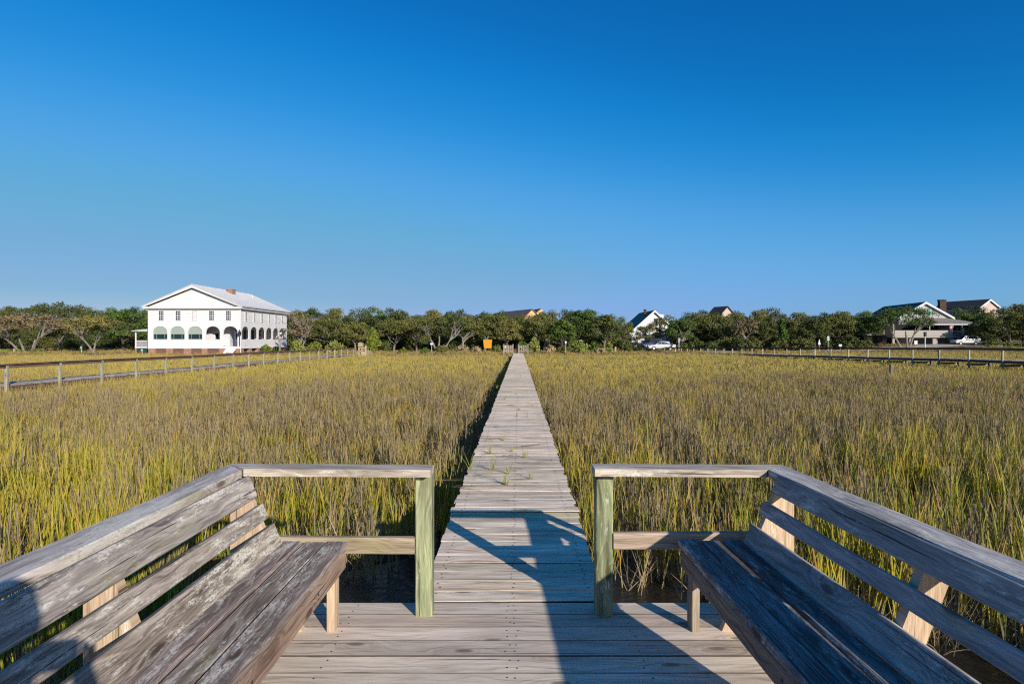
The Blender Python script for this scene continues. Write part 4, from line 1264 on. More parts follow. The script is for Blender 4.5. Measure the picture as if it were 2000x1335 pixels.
# ---------------------------------------------------------------- houses
def clapboard(name, col, peel=0.3, under=(0.42,0.38,0.34)):
    t = NT(name)
    co = t.node("ShaderNodeTexCoord").outputs["Object"]
    z = t.node("ShaderNodeSeparateXYZ"); t.l.new(co, z.inputs[0])
    fr = t.math('FRACT', t.math('MULTIPLY', z.outputs[2], 6.5))
    n = t.noise(t.mapv(co, (.5, .5, 5.0)), 1.6, 6, 0.7)
    c = t.mix(t.ramp(n, [(0.50, 0.0), (0.66, peel)]), col, under)
    t.bump(fr, 0.5, 0.02)
    return t.out(c, 0.6, 0.3)
HM = {
 'white': clapboard('white_clapboard', (0.66,0.66,0.665), 0.45, (0.33,0.31,0.31)),
 'dull': clapboard('shaded_white_clapboard', (0.42,0.42,0.42), 0.4),  # white clapboard with the gable's partial shade put into the colour
 'trim': plain('white_trim', (0.62,0.62,0.63), .5, .3, .06),
 'trimshade': plain('shaded_trim', (0.45,0.44,0.44), .6, .3, .1),  # darker copy of the white trim, shade put into the colour
 'metalroof': plain('grey_metal_roof', (0.44,0.45,0.47), .45, .4, .10, 1.5),
 'brick': plain('brick_red', (0.33,0.185,0.135), .85, .1, .35, 3.0),
 'smoke': plain('sooty_brick', (0.075,0.05,0.04), .9, .1, .3, 4.0),
 'brick2': plain('brick_panel', (0.17,0.09,0.065), .9, .1, .3, 6.0),
 'glass': plain('dark_glass', (0.02,0.025,0.035), .12, .5, .1),
 'awn': plain('green_awning', (0.27,0.33,0.29), .8, .2, .08),
 'teal': plain('green_frame', (0.12,0.26,0.22), .6, .2, .1),
 'inner': plain('porch_wall', (0.55,0.54,0.56), .7, .2, .1),
 'stair': plain('stair_paint', (0.70,0.69,0.68), .7, .2, .08),
 'greenroof': plain('green_roof', (0.018,0.065,0.055), .6, .3, .2, 2.0),
 'darkroof': plain('dark_roof', (0.05,0.05,0.052), .85, .2, .2, 2.0),
 'brownroof': plain('brown_roof', (0.20,0.145,0.12), .8, .2, .2, 2.0),
 'greyroof': plain('grey_shingle', (0.20,0.185,0.165), .85, .2, .18, 2.0),
 'tan': plain('tan_wall', (0.62,0.42,0.20), .7, .2, .08),
 'pink': plain('pink_wall', (0.46,0.37,0.32), .7, .2, .08),
 'shut': plain('green_shutter', (0.03,0.20,0.13), .6, .3, .1),
 'void': plain('near_black', (0.02,0.018,0.016), .9, .1, .2),  # near-black filler behind the veranda, under its floor and at the shed base
 'siding': clapboard('pale_siding', (0.31,0.29,0.26), 0.3),
 'lattice': plain('green_lattice', (0.02,0.06,0.045), .8, .1, .2),
}

def plate(outer, holes, th, mat, name, parent, xf):
    """flat wall with openings: outlines in (u, v), thickness th, placed by xf(u, v, w)"""
    cu = bpy.data.curves.new(name, 'CURVE'); cu.dimensions = '2D'; cu.fill_mode = 'BOTH'; cu.extrude = th/2
    for loop in [outer]+holes:
        sp = cu.splines.new('POLY'); sp.points.add(len(loop)-1)
        for i, p in enumerate(loop): sp.points[i].co = (p[0], p[1], 0, 1)
        sp.use_cyclic_u = True
    tmp = bpy.data.objects.new(name+'_tmp', cu); C.objects.link(tmp)
    dg = bpy.context.evaluated_depsgraph_get()
    me = bpy.data.meshes.new_from_object(tmp.evaluated_get(dg))
    bpy.data.objects.remove(tmp)
    for v in me.vertices: v.co = xf(v.co.x, v.co.y, v.co.z+th/2)
    me.materials.clear(); me.materials.append(mat); me.name = name
    import bmesh
    b = bmesh.new(); b.from_mesh(me); bmesh.ops.recalc_face_normals(b, faces=b.faces); b.to_mesh(me); b.free()
    o = bpy.data.objects.new(name, me); C.objects.link(o); o.parent = parent
    return o

def arch(c, w, zb, zs, zt, n=8):
    """pointed arch outline"""
    pts = [(c-w/2, zb), (c+w/2, zb)]
    for i in range(n+1):
        u = i/n; pts.append((c+w/2*math.cos(u*1.5708)**.92 if u < 1 else c, zs+(zt-zs)*math.sin(u*1.5708)**.95))
    for i in range(1, n+1):
        u = 1-i/n; pts.append((c-w/2*math.cos(u*1.5708)**.92, zs+(zt-zs)*(math.sin(u*1.5708)**.95 if u > 0 else 0)))
    return pts

def window(parent, cx, z0, z1, w, put, panes=(3, 4), mat=None):
    """a sash window; put(u, v, d) maps across, up and outward distance into the house"""
    def bx(mb, u0, u1, v0, v1, d0, d1, mi=0):
        c = [put(u0,v0,d0), put(u1,v0,d0), put(u1,v0,d1), put(u0,v0,d1), put(u0,v1,d0), put(u1,v1,d0), put(u1,v1,d1), put(u0,v1,d1)]
        mb.hexa(c, mi)
    mb = MB(); bx(mb, cx-w/2, cx+w/2, z0, z1, -.10, -.045)
    win = mb.build('window', mat or HM['glass'], parent)
    f = MB()
    t = .07
    bx(f, cx-w/2-t, cx-w/2, z0-t, z1+t, -.08, .035); bx(f, cx+w/2, cx+w/2+t, z0-t, z1+t, -.08, .035)
    bx(f, cx-w/2, cx+w/2, z1, z1+t, -.08, .035); bx(f, cx-w/2-.03, cx+w/2+.03, z0-t, z0, -.08, .06)
    for i in range(1, panes[0]):
        u = cx-w/2+w*i/panes[0]; bx(f, u-.018, u+.018, z0, z1, -.044, -.015)
    for i in range(1, panes[1]):
        v = z0+(z1-z0)*i/panes[1]; k = .035 if i*2 == panes[1] else .018; bx(f, cx-w/2, cx+w/2, v-k, v+k, -.014, -.002)
    f.build('frame', HM['trim'], win)
    return win

def big_house():
    Xl, Xr, Yf, Yb = -46.9, -35.06, 77.0, 93.0
    cx = (Xl+Xr)/2
    root = empty('arcaded_house', (cx, Yf, gz(cx, Yf)), label='big white two-storey clapboard house with pointed arcade, grey metal roof and brick piers', cat='house')
    O = Vector(root.location)
    def W(x, y, z): return (x-O.x, y-O.y, z-O.z)
    hx = lambda zx: -46.9 + (zx-275)*(11.84/995.0)
    hz = lambda zy: 9.64-.01188*zy
    ac = [hx(v) for v in (405, 592, 783, 975, 1165)]
    wc = [hx(v) for v in (417, 600, 780, 962, 1145)]
    zb, zs, zt = hz(680), hz(608), hz(538)
    zbot, ztop = .49, 5.50
    aw = 1.84
    holes = [arch(c, aw, zb, zs, zt) for c in ac[:4]] + [arch(ac[4], aw, zbot+.05, zs, zt)]
    w0, w1, ww = hz(472), hz(372), .60
    whole = lambda c: [(c-ww/2, w0), (c+ww/2, w0), (c+ww/2, w1), (c-ww/2, w1)]
    th = .22
    plate([(Xl, zbot), (Xr, zbot), (Xr, ztop), (Xl, ztop)], holes+[whole(c) for c in wc], th, HM['white'], 'wall', root, lambda u, v, w: W(u, Yf+w, v))
    # side wall
    def yat(zx): return 35.06*FPX/(1000-(240+.18*zx))
    sw = [yat(v) for v in (1335, 1425, 1507, 1587, 1658, 1728)]
    sa = [yat(v) for v in (1330, 1422, 1507, 1587, 1660, 1728)]
    sz0, sz1 = 3.98, 5.12
    plate([(Yf+th+.003, zbot), (Yb, zbot), (Yb, ztop), (Yf+th+.003, ztop)], [arch(c, 2.08, zb, zs, zt) for c in sa]+[[(c-.3, sz0), (c+.3, sz0), (c+.3, sz1), (c-.3, sz1)] for c in sw], .10, HM['white'], 'wall', root, lambda u, v, w: W(Xr-w, u, v))
    mb = MB()
    mb.box(*(W(Xl, 0, 0)[0], W(Xl+th, 0, 0)[0]), Yf+th+.003-O.y, Yb-O.y, zbot-O.z, ztop-O.z)
    mb.box(Xl+th+.003-O.x, Xr-th-.003-O.x, Yb-th-O.y, Yb-O.y, zbot-O.z, ztop-O.z)
    mb.build('wall', HM['white'], root)
    # inside the arcade
    mb = MB()
    def B(x0,x1,y0,y1,z0,z1,mi=0): mb.box(x0-O.x, x1-O.x, y0-O.y, y1-O.y, z0-O.z, z1-O.z, mi)
    B(Xl+th+.01, Xr-th-.01, Yf+th+.01, Yb-th-.01, zbot+.02, zbot+.16)
    B(Xl+th+.01, Xr-th-.01, Yf+th+.01, Yb-th-.01, 3.62, 3.74)
    mb.build('floor', HM['stair'], root)
    mb = MB()
    B(Xl+th+.02, Xr-2.5, Yf+2.3, Yf+2.42, zbot+.17, 3.61)
    B(Xr-2.5, Xr-2.38, Yf+2.3, Yb-3.0, zbot+.17, 3.61)
    mb.build('inner_wall', HM['inner'], root)
    for c in (ac[3]-.55, ac[4]-.1):
        mb = MB(); B(c-.4, c+.4, Yf+2.25, Yf+2.29, zbot+.2, zbot+2.1); d = mb.build('door', HM['stair'], root)
        mb = MB(); B(c-.22, c+.22, Yf+2.235, Yf+2.249, zbot+1.1, zbot+1.9); mb.build('pane', HM['glass'], d)
    for k, c in enumerate(sa[1:5]):
        mb = MB(); mb.box(Xr-2.37-O.x, Xr-2.34-O.x, c-.4-O.y, c+.4-O.y, zbot+1.0-O.z, zbot+2.4-O.z); mb.build('window', HM['glass'], root)
    # screened arches: green awning above, windows beneath
    for c in ac[:3]:
        plate([p for p in arch(c, aw-.02, hz(624), zs, zt-.01)], [], .05, HM['awn'], 'awning', root, lambda u, v, w: W(u, Yf+.08+w, v))
        mb = MB(); B(c-aw/2+.01, c+aw/2-.01, Yf+.13, Yf+.16, zb+.01, hz(624)-.01); win = mb.build('window', HM['glass'], root)
        mb = MB()
        for u in (-aw/2+.015, -.55, .50, aw/2-.075):
            B(c+u, c+u+.06, Yf+.09, Yf+.129, zb+.02, hz(624)-.02)
        B(c-aw/2+.08, c+aw/2-.08, Yf+.10, Yf+.125, zb+.015, zb+.06)
        mb.build('frame', HM['teal'], win)
    # stair from the fifth arch
    mb = MB()
    for k in range(5):
        z = zbot+.05-k*.17
        mb.box(ac[4]-.35-O.x, ac[4]+.85-O.x, Yf-.28*k-.28-O.y, Yf-.28*k-.003-O.y, z-.17-O.z, z-O.z)
    mb.build('stairs', HM['stair'], root)
    mb = MB()
    p = [(ac[4]-.95, hz(640)), (ac[4]-.80, hz(640)), (ac[4]-.1, hz(690)), (ac[4]-.1, hz(740)), (ac[4]-.95, hz(755))]
    mb.prism([(a-O.x, b-O.z) for a, b in p], 'y', Yf-.05-O.y, Yf-.01-O.y)
    mb.build('stair_rail', HM['white'], root)
    # windows
    put = lambda u, v, d: Vector(W(u, Yf-d, v))
    for k, c in enumerate(wc):
        if k == 2:
            w = window(root, c, w0, w1, ww, put, (2, 2), HM['inner'])
        else: window(root, c, w0, w1, ww, put)
    for c in sw: window(root, c, sz0, sz1, .6, lambda u, v, d: Vector(W(Xr+d, u, v)))
    # belt trim, corner boards, cornice
    mb = MB()
    B(Xl-.04, Xr+.04, Yf-.05, Yf-.004, zbot-.12, zbot+.04)
    B(Xr+.004, Xr+.05, Yf-.004, Yb, zbot-.12, zbot+.04)
    for x in (Xl-.02, Xr-.16): B(x, x+.18, Yf-.03, Yf-.004, zbot+.05, ztop-.01)
    for x in [ (ac[i]+ac[i+1])/2 for i in range(4)]: B(x-.09, x+.09, Yf-.03, Yf-.004, zbot+.05, zb-.02)
    for c in ac[:4]: B(c-aw/2-.05, c+aw/2+.05, Yf-.035, Yf-.004, zb-.07, zb-.003)
    mb.build('trim', HM['trim'], root)
    mb = MB()
    B(Xl-.42, Xr+.42, Yf-.45, Yf-.004, 5.50, 5.74)
    mb.build('cornice', HM['trim'], root)
    mb = MB()
    B(Xr+.004, Xr+.40, Yf-.003, Yb+.3, 5.46, 5.70); B(Xl-.40, Xl-.004, Yf-.003, Yb+.3, 5.46, 5.70); B(Xr-.24, Xr, Yf+.2, Yb, 5.702, 5.93); B(Xl, Xl+.24, Yf+.2, Yb, 5.702, 5.93)
    mb.build('soffit', HM['trimshade'], root)
    # gable
    rz = 8.50
    mb = MB()
    mb.prism([(Xl-O.x, 5.745-O.z), (Xr-O.x, 5.745-O.z), (cx-O.x, rz-.32-O.z)], 'y', Yf-.02-O.y, Yf+.15-O.y)
    for dx in (-1.25, 2.05): mb.box(cx+dx-.05-O.x, cx+dx+.05-O.x, Yf-.06-O.y, Yf-.021-O.y, 6.30-O.z, 6.40-O.z)
    mb.build('gable', HM['white'], root)
    mb = MB()
    mb.prism([(Xl+.4-O.x, 5.78-O.z), (Xr-.4-O.x, 5.78-O.z), (Xr-.4-O.x, 5.70-O.z), (Xl+.4-O.x, 5.70-O.z)], 'y', Yf-.12-O.y, Yf-.03-O.y)
    mb.build('gable_sill', HM['trimshade'], root)
    # raking boards and roof slabs
    sl = (rz-5.66)/((Xr+.5)-cx)
    for s in (-1, 1):
        xe = .5+(Xr-Xl)/2
        mb = MB()
        mb.prism([(cx+s*xe-O.x, 5.62-O.z), (cx+s*xe-O.x, 5.80-O.z), (cx-O.x, rz+.02-O.z), (cx-O.x, rz-.32-O.z)] if s > 0 else [(cx+s*xe-O.x, 5.80-O.z), (cx+s*xe-O.x, 5.62-O.z), (cx-O.x, rz-.32-O.z), (cx-O.x, rz+.02-O.z)], 'y', Yf-.55-O.y, Yf-.45-O.y)
        mb.build('rake_board', HM['trim'], root)
        mb = MB()
        a = [(cx+s*(xe+.05), 5.70), (cx+s*(xe+.05), 5.80), (cx, rz+.10), (cx, rz-.02)]
        if s < 0: a = a[::-1]
        mb.prism([(p[0]-O.x, p[1]+.03-O.z) for p in a], 'y', Yf-.60-O.y, Yb+.5-O.y)
        r = mb.build('roof', HM['metalroof'], root)
        mb = MB()
        n = 34
        for i in range(n):
            y = Yf-.5+(Yb-Yf+.9)*i/(n-1)
            mb.prism([(p[0]-O.x, p[1]-O.z) for p in ([(cx+s*xe, 5.835), (cx+s*xe, 5.88), (cx, rz+.175), (cx, rz+.13)] if s > 0 else [(cx, rz+.13), (cx, rz+.175), (cx+s*xe, 5.88), (cx+s*xe, 5.835)])], 'y', y-.02-O.y, y+.02-O.y)
        mb.build('seam', HM['metalroof'], r)
    # chimney and vent
    mb = MB(); c = (-39.75, 84.5)
    mb.box(c[0]-.42-O.x, c[0]+.42-O.x, c[1]-.5-O.y, c[1]+.5-O.y, 7.6-O.z, 8.50-O.z); mb.box(c[0]-.47-O.x, c[0]+.47-O.x, c[1]-.58-O.y, c[1]+.58-O.y, 8.502-O.z, 8.66-O.z)
    mb.build('chimney', HM['brick'], root)
    mb = MB(); mb.tube([W(-38.9, 89.5, 7.4), W(-38.9, 89.5, 8.25)], .05, 8); mb.build('vent_pipe', HM['trim'], root)
    # brick piers with darker panels between
    pz0 = gz(cx, Yf)-.4
    for a, b in ((275,352),(468,538),(658,738),(852,912),(1042,1108),(1222,1268)):
        mb = MB(); B(hx(a), hx(b), Yf+.02, Yf+.42, pz0, zbot-.125); mb.build('pier', HM['brick'], root)
    for a, b in ((355,465),(541,655),(741,849),(915,1039),(1111,1219)):
        mb = MB(); B(hx(a)+.0, hx(b), Yf+.20, Yf+.28, pz0, zbot-.125); mb.build('brick_panel', HM['brick2'], root)
    ys = [Yf+.45]+[ (sa[i]+sa[i+1])/2 for i in range(5)]+[Yb-.5]
    for y in ys:
        mb = MB(); B(Xr-.42, Xr-.02, y, y+.7, pz0, zbot-.125); mb.build('pier', HM['brick'], root)
    mb = MB(); B(Xr-.6, Xr-.5, Yf+.5, Yb-.5, pz0, zbot-.125); mb.build('brick_panel', HM['brick2'], root)
    mb = MB(); B(Xl+.02, Xl+.3, Yf+.5, Yb-.1, pz0, zbot-.125); mb.build('brick_panel', HM['brick2'], root)
    # downspout and lantern bracket
    mb = MB(); mb.tube([W(Xr+.10, Yf-.06, 5.4), W(Xr+.10, Yf-.06, -.5)], .05, 8); mb.build('downspout', HM['trim'], root)
    # porch at the left
    px0, px1, py0, py1 = -50.2, Xl-.03, 79.5, 84.0
    mb = MB(); mb.hexa([W(px0-.25,py0-.3,2.62), W(px1,py0-.3,2.62), W(px1,py1,2.62), W(px0-.25,py1,2.62), W(px0-.25,py0-.3,2.72), W(px1,py0-.3,3.12), W(px1,py1,3.12), W(px0-.25,py1,2.72)])
    mb.build('porch_roof', HM['metalroof'], root)
    mb = MB(); B(px0, px1, py0, py1, .42, .60); mb.build('porch_floor', HM['trim'], root)
    for x in (px0+.02, (px0+px1)/2, px1-.16):
        mb = MB(); B(x, x+.13, py0+.02, py0+.15, .602, 2.615); mb.build('porch_post', HM['trim'], root)
    mb = MB(); B(px0+.15, px1-.17, py0+.05, py0+.11, 1.34, 1.42); B(px0+.15, px1-.17, py0+.05, py0+.11, .70, .76)
    for i in range(24):
        x = px0+.22+i*.12; B(x, x+.035, py0+.06, py0+.10, .765, 1.335)
    mb.build('porch_railing', HM['trim'], root)
    mb = MB(); B(px0+.2, px1, py0+.15, py0+.2, pz0, .415); mb.build('lattice', HM['lattice'], root)
    mb = MB(); B(px0, px0+.18, py0+.02, py0+.20, pz0, .415); mb.build('porch_post', HM['brick'], root)
    mb = MB(); B(px0+.1, px1, py1-.1, py1-.02, .62, 2.6); mb.build('porch_back', HM['inner'], root)
    return root
big_house()

def lantern():
    o = P(468, 655, 76.6)
    mb = MB()
    mb.tube([(0,0,-1.4), (0,0,.75)], .035, 6)
    mb.tube([(0,0,.35), (-.35,0,.55), (-.55,0,.50)], .03, 5)
    mb.tube([(0,0,.55), (.0,0,.75)], .05, 6)
    mb.prism([(-.12,0),(.12,0),(.16,.34),(-.16,.34)], 'y', -.12, .12)
    mb.prism([(-.19,.342),(.19,.342),(0,.52)], 'y', -.17, .17)
    k = mb.build('lamp_bracket', plain('black_iron', (0.03,0.035,0.04), .5), loc=(o.x, 76.6, 2.1))
    tag(k, 'dark iron lantern with curled arm at the corner of the arcaded house', 'lamp')
lantern()

def gable_house(name, label, ridge0, ridge1, half, eave, base, roofm, wallm, rake=True, over=.35, depth_wall=True, parts=None):
    """ridge0 is the near end of the ridge, ridge1 the far end; half width and eave height"""
    r0, r1 = Vector(ridge0), Vector(ridge1)
    root = empty(name, (r0.x, r0.y, base), label=label, cat='house')
    O = Vector(root.location)
    ax = (r1-r0); ax.z = 0; Ln = ax.length; ax.normalize()
    sd = Vector((ax.y, -ax.x, 0))
    def Q(s, a, z): return r0.xy.to_3d()*1.0 + sd*s + ax*a + Vector((0,0,z)) - O
    mb = MB()
    z0 = base-.3
    c = [Q(-half,0,z0), Q(half,0,z0), Q(half,0,eave), Q(0,0,r0.z-.12), Q(-half,0,eave)]
    d = [p+ax*Ln for p in c]
    mb.add(c+d, [(0,1,2,3,4), (9,8,7,6,5), (0,5,6,1), (1,6,7,2), (2,7,8,3), (3,8,9,4), (4,9,5,0)])
    mb.build('wall', wallm, root)
    sl = (r0.z-eave)/half
    for s in (-1, 1):
        mb = MB(); e = half+over
        a = [Q(0,-over,r0.z-.06), Q(s*e,-over,eave-over*sl-.06), Q(s*e,-over,eave-over*sl+.10), Q(0,-over,r0.z+.12)]
        b = [p+ax*(Ln+2*over) for p in a]
        F = [(0,1,2,3), (7,6,5,4), (0,4,5,1), (1,5,6,2), (2,6,7,3), (3,7,4,0)]
        if s > 0: F = [f[::-1] for f in F]
        mb.add(a+b, F)
        mb.build('roof', roofm, root)
        if rake:
            mb = MB()
            a = [Q(0,-over-.09,r0.z-.30), Q(s*e,-over-.09,eave-over*sl-.30), Q(s*e,-over-.09,eave-over*sl+.07), Q(0,-over-.09,r0.z+.10)]
            b = [p+ax*.08 for p in a]
            mb.add(a+b, F)
            mb.build('rake_board', HM['trim'], root)
    return root, Q

def central_house():
    r0 = P(1278, 606.5, 117); r1 = P(1246, 611.5, 129)
    root, Q = gable_house('gabled_house', 'steep white gabled house with dark green roof half hidden by trees', r0, (r0.x-.3, 129, r0.z), 4.9, 2.9, gz(r0.x, 117), HM['greenroof'], HM['white'])
    for (s, z0, z1, w) in ((.3, 4.6, 5.7, .8), (-1.9, 2.2, 3.3, .7), (1.9, 2.2, 3.3, .7), (-3.6, .6, 1.6, .7)):
        mb = MB(); mb.hexa([Q(s-w/2,-.04,z0), Q(s+w/2,-.04,z0), Q(s+w/2,-.005,z0), Q(s-w/2,-.005,z0), Q(s-w/2,-.04,z1), Q(s+w/2,-.04,z1), Q(s+w/2,-.005,z1), Q(s-w/2,-.005,z1)])
        w_ = mb.build('window', HM['glass'], root)
        mb = MB()
        for (a, b, c, d) in ((s-w/2-.1, s-w/2, z0-.1, z1+.1), (s+w/2, s+w/2+.1, z0-.1, z1+.1), (s-w/2, s+w/2, z1, z1+.1), (s-w/2, s+w/2, z0-.1, z0), (s-.03, s+.03, z0, z1)):
            mb.hexa([Q(a,-.07,c), Q(b,-.07,c), Q(b,-.041,c), Q(a,-.041,c), Q(a,-.07,d), Q(b,-.07,d), Q(b,-.041,d), Q(a,-.041,d)])
        mb.build('frame', HM['trim'], w_)
    mb = MB()
    for s0, z0, z1 in ((-1.3, 6.5, 8.6),):
        mb.hexa([Q(-1.2,3.0,5.0), Q(-.8,3.0,5.0), Q(-.8,3.6,5.0), Q(-1.2,3.6,5.0), Q(-1.2,3.0,7.5), Q(-.8,3.0,7.5), Q(-.8,3.6,7.5), Q(-1.2,3.6,7.5)])
        mb.hexa([Q(-1.26,2.94,7.503), Q(-.74,2.94,7.503), Q(-.74,3.66,7.503), Q(-1.26,3.66,7.503), Q(-1.26,2.94,7.65), Q(-.74,2.94,7.65), Q(-.74,3.66,7.65), Q(-1.26,3.66,7.65)])
    mb.build('chimney', HM['smoke'], root)
    mb = MB()
    mb.hexa([Q(1.1,1.0,4.6), Q(2.1,1.0,4.6), Q(2.1,3.5,4.6), Q(1.1,3.5,4.6), Q(1.1,1.0,6.55), Q(2.1,1.0,6.55), Q(2.1,3.5,6.55), Q(1.1,3.5,6.55)])
    mb.build('dormer', HM['white'], root)
central_house()

def far_roofs():
    b = gz(3, 145)
    r0 = P(1041, 603.5, 145)
    root, Q = gable_house('tan_house', 'tan house with two brown roofs showing just above the trees behind the boardwalk', P(1039, 604, 142), P(985, 604, 156), 2.6, 6.4, gz(5,142), HM['brownroof'], HM['tan'], rake=False)
    r = P(1057, 603.6, 146)
    O = Vector(root.location)
    mb = MB()
    a = [P(1046,620,145)-O, P(1060,620,145)-O, P(1060,606,145)-O, P(1057,602.5,145)-O, P(1040,619,145)-O]
    d = [p+Vector((-2.0,8,0)) for p in a]
    mb.add(a+d, [(0,1,2,3,4)[::-1], (5,6,7,8,9), (0,5,9,4), (0,1,6,5), (1,2,7,6), (2,3,8,7), (3,4,9,8)])
    mb.build('wing_wall', HM['tan'], root)
    mb = MB()
    a = [P(1057,601.8,144.5)-O, P(1038,618,144.5)-O, P(1038,619.5,144.5)-O, P(1057,603.5,144.5)-O]
    d = [p+Vector((-2.2,9,0)) for p in a]
    mb.add(a+d, [(0,1,2,3), (7,6,5,4), (0,4,5,1), (1,5,6,2), (2,6,7,3), (3,7,4,0)])
    mb.build('wing_roof', HM['brownroof'], root)
    r0 = P(1420, 598.5, 140)
    gable_house('far_house', 'small pinkish gable with dark roof peeping over the oaks', r0, (r0.x-1.6, 143.5, r0.z), 1.5, r0.z-1.3, gz(r0.x,140), HM['darkroof'], HM['pink'], rake=False)
    r0 = P(1932, 584.8, 140); r1 = P(1838, 592, 158)
    root, Q = gable_house('dark_roofed_house', 'tan-gabled house with a long black roof and chimney behind the veranda house', r0, (108.7, 150.4, r0.z), 3.0, r0.z-1.7, gz(r0.x,140), HM['darkroof'], HM['pink'])
    c = P(1840, 590, 141) - Vector(root.location)
    mb = MB(); mb.box(c.x-.75, c.x+.75, c.y-.4, c.y+.4, c.z-4, c.z+.3); mb.box(c.x-.85, c.x-.35, c.y-.45, c.y+.45, c.z+.303, c.z+.6); mb.box(c.x+.1, c.x+.75, c.y-.45, c.y+.45, c.z+.303, c.z+.6)
    mb.build('chimney', HM['smoke'], root)
far_roofs()

def veranda_house():
    r0 = P(1807, 590.2, 115)
    base = gz(r0.x, 115)
    root, Q = gable_house('veranda_house', 'raised white gabled house with green roof, green shutters and grey-roofed veranda', r0, (r0.x+2.2, 131, r0.z), 4.7, 5.9, base, HM['greenroof'], HM['dull'])
    O = Vector(root.location)
    def W(p): return p-O
    def bx(mb, a, b, y0, y1, za, zb):   # pixel span at 112 m
        xa = (a-1000)/FPX*112; xb = (b-1000)/FPX*112
        mb.box(xa-O.x, xb-O.x, y0-O.y, y1-O.y, za-O.z, zb-O.z)
    h = lambda y: EYE+(664-y)*112/FPX
    for (a, b, y0, y1) in ((1816, 1826, 603, 614),(1793, 1802, 604, 612)):
        mb = MB(); xa = (a-1000)/FPX*114.9; xb = (b-1000)/FPX*114.9
        z1 = EYE+(664-y0)*114.9/FPX; z0 = EYE+(664-y1)*114.9/FPX
        mb.box(xa-O.x, xb-O.x, 114.90-O.y, 114.96-O.y, z0-O.z, z1-O.z); w = mb.build('window', HM['glass'], root)
        mb = MB(); mb.box(xa-.35-O.x, xa-.02-O.x, 114.85-O.y, 114.94-O.y, z0-.1-O.z, z1+.1-O.z); mb.box(xa+.45-O.x, xb+.1-O.x, 114.80-O.y, 114.88-O.y, z0-.1-O.z, z1+.1-O.z); mb.build('shutter', HM['shut'], w)
    # veranda roof: hipped, low and wide
    ez, tz = h(632.5), h(619.5)
    x = lambda px, Y=112: (px-1000)/FPX*Y
    mb = MB()
    A = [Vector((x(1795), 111, ez)), Vector((x(1915), 111, ez)), Vector((x(1915), 122, ez)), Vector((x(1795), 122, ez))]
    T = [Vector((x(1812), 114.6, tz)), Vector((x(1868), 114.6, tz)), Vector((x(1868), 121, tz)), Vector((x(1812), 121, tz))]
    mb.hexa([W(p) for p in A]+[W(p) for p in T]); mb.build('veranda_roof', HM['greyroof'], root)
    mb = MB(); mb.box(A[0].x+.02-O.x, A[1].x-.02-O.x, 111.02-O.y, 111.12-O.y, ez-.22-O.z, ez-.003-O.z); mb.build('fascia', HM['trimshade'], root)
    fz = h(656); rz = h(645)
    mb = MB(); mb.box(x(1740)-O.x, x(1912)-O.x, 111.4-O.y, 121-O.y, fz-.3-O.z, fz-O.z); mb.build('floor', HM['siding'], root)
    mb = MB(); mb.box(x(1740)-O.x, x(1855)-O.x, 111.36-O.y, 111.5-O.y, fz+.002-O.z, rz-O.z); mb.build('parapet', HM['siding'], root)
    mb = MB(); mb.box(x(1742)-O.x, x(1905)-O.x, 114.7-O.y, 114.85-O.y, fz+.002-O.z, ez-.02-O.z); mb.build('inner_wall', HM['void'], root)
    for i in range(9):
        mb = MB(); a = x(1817)+i*.95; mb.box(a-O.x, a+.62-O.x, 114.62-O.y, 114.68-O.y, rz-.5-O.z, rz+1.0-O.z); mb.build('window', HM['glass'], root)
    for px in (1742, 1812, 1856, 1875, 1893, 1910):
        mb = MB(); mb.box(x(px)-.07-O.x, x(px)+.07-O.x, 111.42-O.y, 111.56-O.y, fz+.005-O.z, ez-.01-O.z); mb.build('veranda_post', HM['siding'], root)
    mb = MB()
    for k in range(4): mb.box(x(1857)-O.x, x(1909)-O.x, 111.40-O.y, 111.45-O.y, fz+.12+k*.27-O.z, fz+.21+k*.27-O.z)
    mb.build('veranda_railing', HM['gate' if False else 'siding'], root)
    for px in (1745, 1778, 1826, 1858, 1880, 1908):
        mb = MB(); w = .45 if px in (1826, 1858) else .2
        mb.box(x(px)-w-O.x, x(px)+w-O.x, 111.9-O.y, 112.3-O.y, base-.5-O.z, fz-.31-O.z); mb.build('pier', HM['siding'], root)
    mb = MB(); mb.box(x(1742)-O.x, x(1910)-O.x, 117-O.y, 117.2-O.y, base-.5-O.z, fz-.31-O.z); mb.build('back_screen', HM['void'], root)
    # red and white flag on the veranda
    fl = P(1859, 641, 111.2)
    t = NT('flag_cloth'); co = t.node("ShaderNodeTexCoord").outputs["Object"]
    z = t.node("ShaderNodeSeparateXYZ"); t.l.new(co, z.inputs[0])
    c = t.mix(t.math('GREATER_THAN', t.math('FRACT', t.math('MULTIPLY', z.outputs[0], 5.0)), .55), (0.55,0.05,0.04), (0.75,0.72,0.7))
    mb = MB(); V = []; n = 8
    for i in range(n+1):
        for j in range(2): V.append((-.35+.7*i/n*(.8 if j == 0 else 1), .05*math.sin(i*1.4), -.75+1.2*j))
    V2 = [(a, b+.015, c2) for a, b, c2 in V]
    mb.add(V+V2, [(i*2, i*2+2, i*2+3, i*2+1) for i in range(n)]+[(18+i*2+1, 18+i*2+3, 18+i*2+2, 18+i*2) for i in range(n)])
    mb.tube([(0,.0,.45), (0,.25,.9)], .025, 5)
    tag(mb.build('flag', t.out(c, .8, .1), loc=(fl.x, 111.2, fl.z)), 'red and white flag hanging at the veranda railing', 'flag')
veranda_house()

